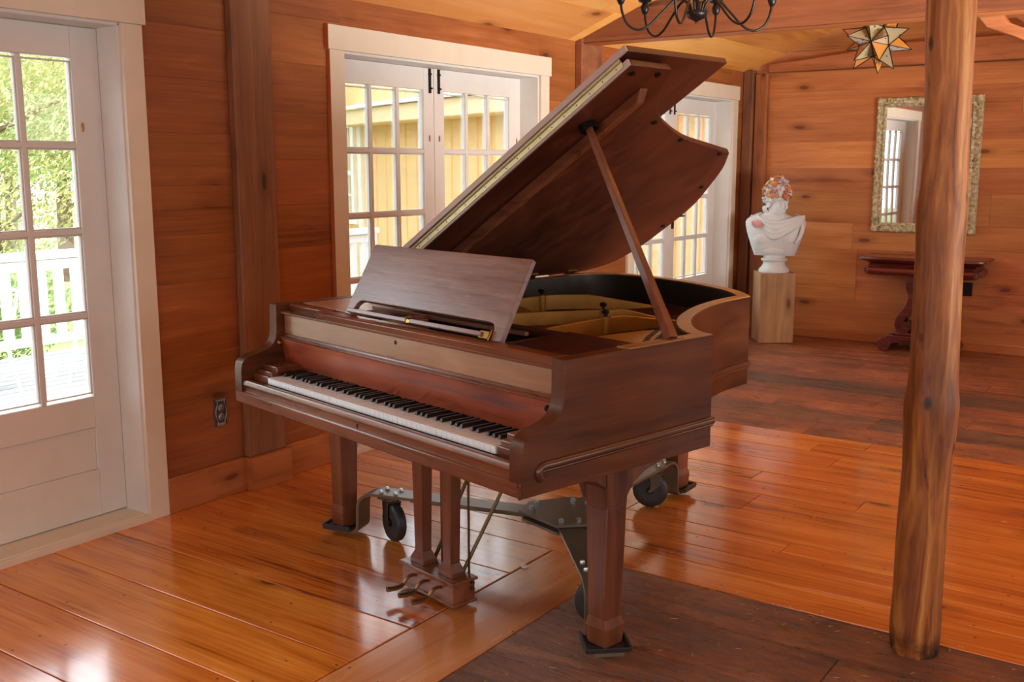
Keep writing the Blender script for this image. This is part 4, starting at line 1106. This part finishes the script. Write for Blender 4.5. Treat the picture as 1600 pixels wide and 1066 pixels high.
for x in [-.30+.055*k for k in range(12)]:
    for sz in (-1, 1):
        scroll(m, x, sz*(hh-.022), .014, x*40, 1); m.ball((x+.02, -.026, sz*(hh-.060)), (.016, .008, .008), None, 8, 6)
m.build('frame_ornament', M['frame'], fr, smooth=60)

# ------------------------------------------------------------------ console table
ct = empty('console_table', (1.575, 5.78, 0)); tag(ct, 'dark red mahogany console table with scrolled pedestal under the mirror', 'table')
M['console'] = wood('polished_red_mahogany', [lin(48, 12, 10), lin(84, 24, 19), lin(104, 34, 27), lin(126, 48, 38)], axis=0, sc=1.2, rough=(.2, .32), bump=.02, fig=.7, coat=.4)
m = MB(); dx, dy = .455, .185
m.prism([(-dx, dy), (-dx+.0, -dy+.03), (-dx+.06, -dy-.01), (dx-.06, -dy-.01), (dx, -dy+.03), (dx, dy)], 2, .706, .728); m.build('table_top', M['console'], ct, bevel=.005)
m = MB(); e = .035
for z0, z1, e0, e1 in ((.674, .706, .075, .012), (.655, .674, .060, .075), (.590, .655, .050, .060), (.578, .590, .085, .050)):
    m.frust(-dx+e0, dx-e0, -dy+e0-.0, dy-.002, z0, -dx+e1, dx-e1, -dy+e1, dy-.002, z1)
m.tube([(-dx+.07, -dy+.055, .622), (dx-.07, -dy+.055, .622)], .030, 14); m.tube([(-dx+.062, -dy+.06, .622), (-dx+.062, dy-.01, .622)], .028, 14); m.tube([(dx-.062, -dy+.06, .622), (dx-.062, dy-.01, .622)], .028, 14)
m.build('table_apron', M['console'], ct, bevel=.003)
for s in (-1, 1):
    m = MB(); pts = spline([(s*.06, 0, .575), (s*.075, 0, .50), (s*.055, 0, .42), (s*.075, 0, .34), (s*.125, 0, .27), (s*.15, 0, .20), (s*.115, 0, .16), (s*.08, 0, .19), (s*.10, 0, .215)], 5)
    m.sweep([(-.075, -.022), (.075, -.022), (.075, .022), (-.075, .022)], pts, False, (s*.15, 0, 1)) if False else None
    n = len(pts)
    for i in range(n-1):
        pass
    vs = []; fs = []
    for i, p in enumerate(pts):
        a = Vector(pts[max(0, i-1)]); b = Vector(pts[min(n-1, i+1)]); t = (b-a).normalized(); q = Vector((-t.z, 0, t.x)); w = .036-.010*(i/(n-1))
        for y, o_2 in ((-.07, -w), (.07, -w), (.07, w), (-.07, w)): vs.append(Vector((p[0], y, p[2]))+q*o_2)
    for i in range(n-1):
        for k in range(4): fs.append((4*i+k, 4*i+4+k, 4*i+4+(k+1) % 4, 4*i+(k+1) % 4))
    fs += [(0, 1, 2, 3), (4*n-1, 4*n-2, 4*n-3, 4*n-4)]
    m.add(vs, fs); m.tube([(s*.098, -.078, .195), (s*.098, .078, .195)], .034, 16)
    m.build('scroll_support', M['console'], ct, bevel=.004)
m = MB(); m.box(-.22, .22, -.12, .13, .085, .125); m.box(-.19, .19, -.10, .11, .125, .145); m.box(-.05, .05, -.06, .06, .14, .58); m.build('table_base', M['console'], ct, bevel=.006)
for sx in (-1, 1):
    for sy in (-1, 1):
        m = MB(); m.tube([(sx*.235-.0, sy*.08-.065, .052), (sx*.235, sy*.08+.065, .052)], .051, 22); m.tube([(sx*.235, sy*.08-.070, .052), (sx*.235, sy*.08+.070, .052)], .020, 14)
        m.prism([(sx*.10, .085), (sx*.235, .100), (sx*.25, .085), (sx*.22, .055), (sx*.13, .07)], 1, sy*.08-.060, sy*.08+.060)
        m.build('scroll_foot', M['console'], ct, bevel=.003)

# dark outlet box seen below the table on the back wall
m = MB(); m.box(1.815, 1.885, YB-.012, YB-.001, .425, .53)
o = m.build('wall_outlet_plate', M['black'], bevel=.002); tag(o, 'small dark outlet plate on the back wall below the console table', 'outlet')

# ------------------------------------------------------------------ chandelier
ch = empty('chandelier', (1.405, 1.997, 2.055)); tag(ch, 'black wrought-iron chandelier with six curved arms hanging by the tie beam', 'chandelier')
m = MB(); m.lathe([(.001, 0), (.004, .001), (.005, .008), (.009, .011), (.014, .014), (.036, .024), (.047, .036), (.050, .050), (.047, .055), (.030, .057), (.012, .060), (.011, .15), (.018, .155), (.018, .17), (.011, .18), (.010, .26), (.014, .27), (.006, .30), (.003, cz(1.405)-2.055-.03)], 28)
m.lathe([(.055, cz(1.405)-2.055-.03), (.05, cz(1.405)-2.055-.012), (.02, cz(1.405)-2.055+.02)], 20)
m.build('chandelier_stem', M['iron'], ch, smooth=50)
yawv = .6096-math.atan2(288, 1627)
for k in range(6):
    a = math.radians(15+60*k)+yawv
    AM = Rz(a)
    m = MB(); pts = spline([(.030, 0, .052), (.052, 0, .10), (.10, 0, .105), (.155, 0, .055), (.215, 0, -.005), (.27, 0, -.028), (.32, 0, -.002), (.345, 0, .055), (.35, 0, .11)], 6)
    m.tube(pts, .0058, 10, AM); arm_ = m.build('chandelier_arm', M['iron'], ch, smooth=60)
    m = MB(); m.lathe([(.006, .080), (.013, .086), (.0195, .102), (.0195, .118), (.014, .130), (.012, .134), (.030, .140), (.034, .150), (.030, .151), (.012, .146), (.012, .142)], 18, AM @ Tr(.35, 0, 0)); m.build('drip_cup', M['iron'], arm_, smooth=50)
    m = MB(); m.lathe([(.011, .145), (.011, .225), (.006, .228), (.009, .24), (.012, .255), (.008, .275), (.001, .29)], 16, AM @ Tr(.35, 0, 0)); m.build('candle_sleeve', M['white'], arm_, smooth=50)

# ------------------------------------------------------------------ star pendant
sp = empty('star_pendant', (1.525, 4.40, 2.205)); tag(sp, 'leaded glass star pendant lantern hanging before the back wall', 'pendant lamp')
ph = (1+5**.5)/2
V12 = [Vector(v).normalized() for v in [(-1, ph, 0), (1, ph, 0), (-1, -ph, 0), (1, -ph, 0), (0, -1, ph), (0, 1, ph), (0, -1, -ph), (0, 1, -ph), (ph, 0, -1), (ph, 0, 1), (-ph, 0, -1), (-ph, 0, 1)]]
F20 = [(0,11,5),(0,5,1),(0,1,7),(0,7,10),(0,10,11),(1,5,9),(5,11,4),(11,10,2),(10,7,6),(7,1,8),(3,9,4),(3,4,2),(3,2,6),(3,6,8),(3,8,9),(4,9,5),(2,4,11),(6,2,10),(8,6,7),(9,8,1)]
SR = Rz(.5) @ Rx(.36) @ Ry(.22)
def starglass(name, col, tr):
    T = NT(name); v = T.coords(); n = T.noise(v, 60, 4); k = T.ramp(T.voro(v, 26), [(.0, (0, 0, 0)), (.14, (0, 0, 0)), (.2, (1, 1, 1))])
    c = T.mix(k, lin(92, 72, 48), col)
    T.bsdf(Base_Color=c, Roughness=.12, Transmission_Weight=tr, Metallic=.15, Coat_Weight=.6, Normal=T.bump(n, .15, .003)); return T.m
SG = [starglass('silvered_glass', lin(226, 226, 220), .05), starglass('amber_glass', lin(226, 158, 76), .05), starglass('smoky_glass', lin(188, 176, 140), .05)]
random.seed(4); ri, ro = .108, .222
lead = MB(); edges = set()
for fi, f in enumerate(F20):
    a, b, c = [SR @ (V12[i]*ri) for i in f]; apex = (a+b+c).normalized()*(ro if fi != 0 else ro)
    tri = [(a, b), (b, c), (c, a)]
    m = MB()
    for q, (x, y) in enumerate(tri):
        m.cur = (fi+q*2+random.randrange(2)) % 3; m.add([x, y, apex], [(0, 1, 2)])
    m.build('star_point', SG, sp, smooth=0, fix=False)
    for x in (a, b, c): lead.tube([x*1.01, apex*1.0], [.0032, .0024], 6)
    for i, j in ((f[0], f[1]), (f[1], f[2]), (f[2], f[0])):
        if (min(i, j), max(i, j)) not in edges:
            edges.add((min(i, j), max(i, j))); lead.tube([SR @ (V12[i]*ri*1.01), SR @ (V12[j]*ri*1.01)], .0032, 6)
lead.tube([(0, 0, .10), (0, 0, cz(1.525)-2.205+.01)], .003, 8); lead.lathe([(.03, cz(1.525)-2.205-.03), (.04, cz(1.525)-2.205+.01)], 16)
lead.build('lead_frame', M['iron'], sp)

# ------------------------------------------------------------------ small things on the floor
m = MB(); m.lathe([(.011, .0005), (.0125, .002), (.0125, .006), (.009, .008), (.001, .0082)], 20)
o = m.build('plastic_cap', plain('white_plastic', lin(226, 222, 220), .4)); o.location = (1.543, .401, 0); tag(o, 'small white plastic cap lying on the floor by the pedals', 'cap')
m = MB(); random.seed(9)
for k in range(130):
    x = random.uniform(1.9, 3.3); y = random.choice([random.uniform(-.45, .62), random.gauss(.56, .05), random.uniform(.6, 4.5)])
    if y > 1 and random.random() < .6: continue
    L_ = random.uniform(.006, .024); a = random.uniform(0, PI)
    q = random.uniform(.0006, .0011)
    m.tube([(x, y, .0012), (x+L_*.5*math.cos(a), y+L_*.5*math.sin(a), .0024), (x+L_*math.cos(a+.3), y+L_*math.sin(a+.3), .0012)], q, 4)
o = m.build('straw_litter', plain('dry_straw', lin(206, 176, 126), .7), smooth=0); tag(o, 'bits of dry straw scattered over the worn floor around the log post', 'straw', kind='stuff')

# ------------------------------------------------------------------ outdoors
M['lawn'] = NT('lawn_grass'); T = M['lawn']; v = T.coords(); n = T.noise(v, 14, 6, .7); n2 = T.noise(v, 1.2, 4)
T.bsdf(Base_Color=T.mix(T.n('ShaderNodeMapRange', {'Value': n2, 'From Min': .42, 'From Max': .62}).outputs[0], T.ramp(n, [(.3, lin(84, 108, 56)), (.7, lin(134, 154, 88))]), lin(178, 160, 106)), Roughness=.9); M['lawn'] = T.m
m = MB(); m.box(-60, -.17, -40, 45, -.75, -.70); o = m.build('ground_lawn', M['lawn'], smooth=0); struct(o, 'green lawn beyond the deck', 'lawn')
M['deck'] = wood('grey_deck_boards', [lin(112, 108, 106), lin(136, 133, 131), lin(150, 147, 145)], axis=1, sc=.8, rough=(.55, .7), boards=True, vary=.10, bump=.05)
DX = -4.42
m = MB(); k = 0; x = -.175
while x > DX-.1:
    board(m, (x-.133, -9, -.15), (x, 6.2, -.12), 1); x -= .142
m.rc = (.2, .5, .5); m.box(DX-.1, -.18, -9, 6.2, -.68, -.18)
o = m.build('deck_floor', M['deck'], smooth=0); struct(o, 'pale grey boarded deck outside the doors', 'deck')
M['rail'] = plain('white_rail_paint', lin(240, 240, 240), .5, var=.02)
rl = empty('deck_railing', (DX, -1.0, -.12)); tag(rl, 'white wooden railing along the far edge of the deck', 'railing')
m = MB(); m.box(-.06, .06, -7.5, 7.2, .80, .86); m.build('top_rail', M['rail'], rl, bevel=.004)
m = MB(); m.box(-.025, .025, -7.5, 7.2, .71, .79); m.box(-.025, .025, -7.5, 7.2, .10, .17); m.build('rail', M['rail'], rl, bevel=.003)
y = -7.45; first = None
p0_ = None
for k in range(96):
    y = -7.45+.152*k
    if y > 7.15: break
    if p0_ is None: mm = MB(); mm.box(-.02, .02, -.036, .036, .17, .71); o = p0_ = mm.build('baluster', M['rail'], rl, bevel=.002)
    else: o = p0_.copy(); COL.objects.link(o); o.parent = rl
    o.location = (0, y, 0)
q0_ = None
for k in range(7):
    if q0_ is None: mm = MB(); mm.box(-.05, .05, -.05, .05, 0, .80); o = q0_ = mm.build('railing_post', M['rail'], rl, bevel=.003)
    else: o = q0_.copy(); COL.objects.link(o); o.parent = rl
    o.location = (0, -7.4+2.42*k, 0)
# white metal garden chairs and table on the deck
def gchair(loc, rz, label):
    g = empty('garden_chair', loc, rz); tag(g, label, 'chair', 'white garden chairs on the deck')
    m = MB(); m.lathe([(.20, .43), (.215, .44), (.215, .452), (.20, .458)], 28); m.build('seat', M['rail'], g)
    for s in (-1, 1):
        for q in (-1, 1):
            m = MB(); m.tube(spline([(s*.15, q*.15, .44), (s*.17, q*.17, .25), (s*.22, q*.22, .0)], 4), .012, 8); m.build('leg', M['rail'], g)
    m = MB(); m.tube(spline([(-.19, .12, .44), (-.21, .17, .70), (-.12, .2, .90), (0, .21, .95), (.12, .2, .90), (.21, .17, .70), (.19, .12, .44)], 5), .012, 8)
    for s in (-1, 0, 1):
        m.tube(spline([(s*.08, .16, .45), (s*.12, .19, .60), (s*.02, .2, .72), (s*.08, .2, .88)], 5), .008, 6)
    m.tube([(-.2, .17, .66), (.2, .17, .66)], .008, 6); m.tube([(-.2, .16, .56), (.2, .16, .56)], .008, 6)
    m.build('backrest', M['rail'], g)
    for s in (-1, 1):
        m = MB(); m.tube(spline([(s*.21, .17, .68), (s*.25, .02, .68), (s*.24, -.12, .66), (s*.20, -.14, .45)], 5), .011, 8); m.build('armrest', M['rail'], g)
gchair((-3.55, 1.20, -.12), 1.1, 'white metal garden chair nearer the railing corner of the door view')
gchair((-3.3, 1.95, -.12), -.6, 'white metal garden chair beside the other garden chair')
g = empty('garden_table', (-3.62, .62, -.12)); tag(g, 'round white metal garden table on the deck', 'table')
m = MB(); m.lathe([(.36, .70), (.37, .71), (.37, .722), (.36, .73)], 36); m.build('table_top', M['rail'], g)
for k in range(3):
    m = MB(); a = k*2*PI/3; m.tube(spline([(.25*math.cos(a), .25*math.sin(a), .70), (.08*math.cos(a), .08*math.sin(a), .4), (.3*math.cos(a), .3*math.sin(a), 0)], 6), .013, 8); m.build('leg', M['rail'], g)

# yellow board-and-batten house beyond the back doors
hs = empty('yellow_house', (-.4, 7.3, -.7), math.atan2(.41, -.912)); tag(hs, 'pale yellow board-and-batten house seen through the back doors', 'house')
M['yellow'] = plain('yellow_siding', lin(240, 204, 150), .6, var=.04); M['cream'] = plain('cream_trim', lin(246, 222, 184), .6, var=.03)
M['roofw'] = plain('pale_roof', lin(235, 232, 226), .6)
m = MB()   # local: x along wall, y = away from the viewer is -y
m.box(-.5, 13, -.2, 0, 0, 4.4)
for k in range(34): m.box(-.4+.40*k, -.352+.40*k, 0, .025, 0, 4.4)
m.build('house_wall', M['yellow'], hs, smooth=0)
m = MB(); m.box(-.4, 9.95, 0, .45, 2.80, 3.06); m.build('eave', M['cream'], hs, bevel=.02)
m = MB(); m.prism([(0, 3.16), (.52, 3.06), (.52, 3.085), (0, 3.20)], 0, -.45, 10.05); m.build('lean_to_roof', M['roofw'], hs, smooth=0)
m = MB(); m.box(9.80, 9.95, 0, .05, 0, 2.8); m.build('corner_board', M['rail'], hs)
f = MB()
for b in ((10.12, 10.26, 1.15, 2.98), (11.0, 11.14, 1.15, 2.98), (10.06, 11.2, 2.80, 2.98), (10.02, 11.24, 1.08, 1.22)): f.box(b[0], b[1], 0, .06, b[2], b[3])
f.box(10.60, 10.65, .0, .04, 1.2, 2.8); f.box(10.26, 11.0, .0, .04, 1.96, 2.03); f.box(10.26, 11.0, .0, .035, 1.58, 1.62); f.box(10.26, 11.0, 0, .035, 2.40, 2.44)
wf_ = f.build('house_window', M['rail'], hs, bevel=.004)
m = MB(); m.box(10.2, 11.1, .005, .012, 1.2, 2.85); m.build('window_pane', plain('dim_window_glass', lin(120, 136, 132), .1, var=.5), wf_, smooth=0)
# hand rail at the foot of the house
rr_ = empty('stair_handrail', (-.4, 7.3, -.7), math.atan2(.41, -.912)); tag(rr_, 'thin white handrail in front of the yellow house', 'handrail')
m = MB(); m.tube([(9.0, .8, .62), (11.6, .8, .62)], .022, 8); m.tube([(9.0, .8, .40), (11.6, .8, .40)], .022, 8); m.build('rail', M['rail'], rr_)
for x in (9.0, 10.3, 11.6):
    m = MB(); m.box(x-.03, x+.03, .77, .83, 0, .66); m.build('railing_post', M['rail'], rr_)

# trees
def leafmat(name, a, b, c):
    T = NT(name); at = T.n('ShaderNodeAttribute', attribute_name='brd', attribute_type='GEOMETRY')
    r = T.n('ShaderNodeSeparateColor', {0: at.outputs['Color']}).outputs[0]
    col = T.ramp(r, [(0, a), (.5, b), (1, c)])
    d = T.n('ShaderNodeBsdfDiffuse', {'Color': col}); t = T.n('ShaderNodeBsdfTranslucent', {'Color': col})
    mx = T.n('ShaderNodeMixShader', {0: .35, 1: d.outputs[0], 2: t.outputs[0]}); T.t.links.new(mx.outputs[0], T.out.inputs[0]); return T.m
LFG = leafmat('bright_green_leaves', lin(104, 146, 80), lin(150, 186, 116), lin(192, 212, 152))
LFY = leafmat('yellowing_needles', lin(132, 142, 92), lin(176, 178, 126), lin(212, 200, 152))
LFD = leafmat('dark_shrub_leaves', lin(84, 112, 68), lin(124, 146, 92), lin(164, 176, 124))
M['bark'] = plain('grey_bark', lin(112, 92, 78), .9, var=.3, bump=.4, bscale=30)
def tree(name, loc, label, crown, mat, n, size, blobs, trunk, group=None):
    t = empty(name, loc); tag(t, label, 'tree' if 'bush' not in name else 'bush', group)
    if trunk:
        m = MB(); m.tube([(0, 0, 0), (.05, .03, trunk*.5), (0, .1, trunk)], [.16, .12, .05], 10)
        for k in range(7):
            a = k*2.4; z = trunk*(.25+.1*k); m.tube([(0, 0, z), (1.0*math.cos(a), 1.0*math.sin(a), z+.5)], [.05, .015], 6)
        m.build('trunk', M['bark'], t)
    m = MB()
    for k in range(n):
        bx, by, bz, br, bh = random.choice(blobs)
        a = random.uniform(0, 2*PI); u = random.uniform(-1, 1); r = random.random()**.35
        s = math.sqrt(1-u*u)
        p = Vector((bx+br*r*s*math.cos(a), by+br*r*s*math.sin(a), bz+bh*r*u))
        q = Vector((random.gauss(0, 1), random.gauss(0, 1), random.gauss(0, 1))).normalized(); w = q.orthogonal().normalized(); x = q.cross(w)
        sz = size*random.uniform(.6, 1.3)
        shade = max(0, min(1, .5+.35*noise.noise(p*.9)+random.uniform(-.25, .25)+.15*u))
        m.rc = (shade, 0.1, 0.2)
        m.add([p-w*sz, p-x*sz*.45, p+w*sz, p+x*sz*.45], [(0, 1, 2, 3)])
    m.build(crown, mat, t, smooth=0, fix=False)
random.seed(31)
tree('conifer_tree', (-9.8, 4.7, -.7), 'feathery yellow-green conifer just beyond the deck railing', 'foliage', LFY, 30000, .036, [(0, 0, 2.6, 1.7, 1.1), (.3, .2, 3.7, 1.4, 1.0), (0, -.5, 4.8, 1.1, 1.0), (.2, .9, 3.0, 1.0, .9), (0, -1.2, 3.3, 1.1, 1.0), (0, 0, 1.7, 1.4, .8)], 4.5)
tree('maple_tree', (-14.5, 8.7, -.7), 'bright green leafy maple behind the conifer', 'foliage', LFG, 24000, .06, [(0, 0, 4.0, 2.4, 1.5), (1, -.8, 5.2, 2.0, 1.4), (-1, .8, 5.8, 2.1, 1.6), (.4, 1.5, 4.3, 1.8, 1.3), (0, -2.0, 3.0, 1.5, 1.2), (0.5, .3, 2.6, 1.8, 1.0)], 5.0)
tree('leafy_tree', (-17.5, 1.6, -.7), 'large pale green tree standing farther back on the lawn', 'foliage', LFG, 9000, .14, [(0, 0, 4.0, 2.8, 2.0), (0, -2.0, 5.0, 2.4, 2.0), (0, 2.2, 5.2, 2.4, 2.0), (0, 0, 6.5, 2.4, 1.6)], 5.5)
tree('garden_bush', (-6.6, 5.4, -.7), 'low dark green bush behind the railing', 'foliage', LFD, 9000, .03, [(0, 0, .75, .75, .65), (.1, -.8, .7, .7, .6), (0, .8, .8, .7, .65)], 0)
tree('garden_bush', (-6.6, 2.2, -.7), 'low bush nearer the garden table, beyond the railing', 'foliage', LFD, 9000, .03, [(0, 0, .75, .75, .65), (.1, -.8, .7, .7, .6), (0, .8, .7, .7, .6)], 0)
tree('leafy_tree', (-23, 12.5, -.7), 'broad green tree at the back of the lawn beside the maple', 'foliage', LFG, 6000, .2, [(0, 0, 4.0, 3.5, 2.4), (2, -2.0, 5.0, 2.8, 2.2), (-1, 2.2, 5.2, 2.8, 2.2)], 5.5)
tree('leafy_tree', (-19, -8, -.7), 'broad green tree at the far left of the lawn', 'foliage', LFG, 5000, .2, [(0, 0, 4.0, 3.5, 2.4), (0, -2.0, 5.0, 2.8, 2.2), (0, 2.2, 5.2, 2.8, 2.2), (0, 0, 2.0, 3.0, 1.8)], 5.5)

# ------------------------------------------------------------------ light
w = bpy.data.worlds.new('overcast_sky'); SC.world = w; w.use_nodes = True
nt = w.node_tree; bg = nt.nodes['Background']
tcx = nt.nodes.new('ShaderNodeTexCoord'); sx_ = nt.nodes.new('ShaderNodeSeparateXYZ'); nt.links.new(tcx.outputs['Generated'], sx_.inputs[0])
rp = nt.nodes.new('ShaderNodeValToRGB'); nt.links.new(sx_.outputs[2], rp.inputs[0])
rp.color_ramp.elements[0].position = 0.0; rp.color_ramp.elements[0].color = (.95, .97, 1, 1); rp.color_ramp.elements[1].position = .9; rp.color_ramp.elements[1].color = (.82, .90, 1, 1)
nt.links.new(rp.outputs[0], bg.inputs[0]); bg.inputs[1].default_value = 8.5

def area(name, loc, target, sx, sy, power, col=(1, 1, 1), portal=False):
    l = bpy.data.lights.new(name, 'AREA'); l.shape = 'RECTANGLE'; l.size = sx; l.size_y = sy; l.energy = power; l.color = col
    o = bpy.data.objects.new(name, l); COL.objects.link(o); o.location = loc
    o.rotation_euler = (Vector(target)-Vector(loc)).to_track_quat('-Z', 'Y').to_euler()
    if portal: l.cycles.is_portal = True
    return o
for k, (a, b) in enumerate(DOORS):
    area('door_portal', (-.22, (a+b)/2, 1.0), (5, (a+b)/2, 1.0), b-a, 1.95, 1, portal=True)
FILL = 25
lf = area('ceiling_fill', (5.4, 1.6, .9), (1.6, 3.0, 3.0), 2.0, 1.2, 100, (1.0, .97, .9)); lf.data.spread = math.radians(80)  # added unseen fill lamp, aimed up to brighten the ceiling
# added fill lamps just inside the solid, unseen right and front walls
for k, y in enumerate((-3.2, -.8, 1.6, 4.0)):
    area('side_fill', (RX-.08, y, 1.35), (0, y, 1.0), 1.5, 1.6, FILL, (1.0, .985, .96))
for k, x in enumerate((1.2, 3.2, 5.2)):
    area('front_fill', (x, YF+.08, 1.35), (x, 6, 1.1), 1.5, 1.6, FILL, (1.0, .985, .96))

# ------------------------------------------------------------------ camera
cam = bpy.data.cameras.new('camera'); co = bpy.data.objects.new('camera', cam); COL.objects.link(co); SC.camera = co
F = 1627.325; yaw, pitch, roll = -.6096, -.1665, -.0015
cam.sensor_fit = 'HORIZONTAL'; cam.sensor_width = 36; cam.lens = F/1600*36
cam.clip_start = .05; cam.clip_end = 200
fwd = Vector((math.sin(yaw)*math.cos(pitch), math.cos(yaw)*math.cos(pitch), math.sin(pitch)))
r0 = Vector((math.cos(yaw), -math.sin(yaw), 0)); u0 = r0.cross(fwd)
r1 = r0*math.cos(roll)+u0*math.sin(roll); u1 = -r0*math.sin(roll)+u0*math.cos(roll)
co.matrix_world = Matrix(((r1.x, u1.x, -fwd.x, 3.5347), (r1.y, u1.y, -fwd.y, -2.525), (r1.z, u1.z, -fwd.z, 1.4165), (0, 0, 0, 1)))
SC.view_settings.view_transform = 'Standard'; SC.view_settings.look = 'None'; SC.view_settings.exposure = -0.14; SC.view_settings.gamma = 1.0
SC.cycles.max_bounces = 8; SC.cycles.diffuse_bounces = 4; SC.cycles.glossy_bounces = 4; SC.cycles.transparent_max_bounces = 16
SC.cycles.caustics_reflective = False; SC.cycles.caustics_refractive = False; SC.cycles.sample_clamp_indirect = 6
SC.cycles.use_denoising = True
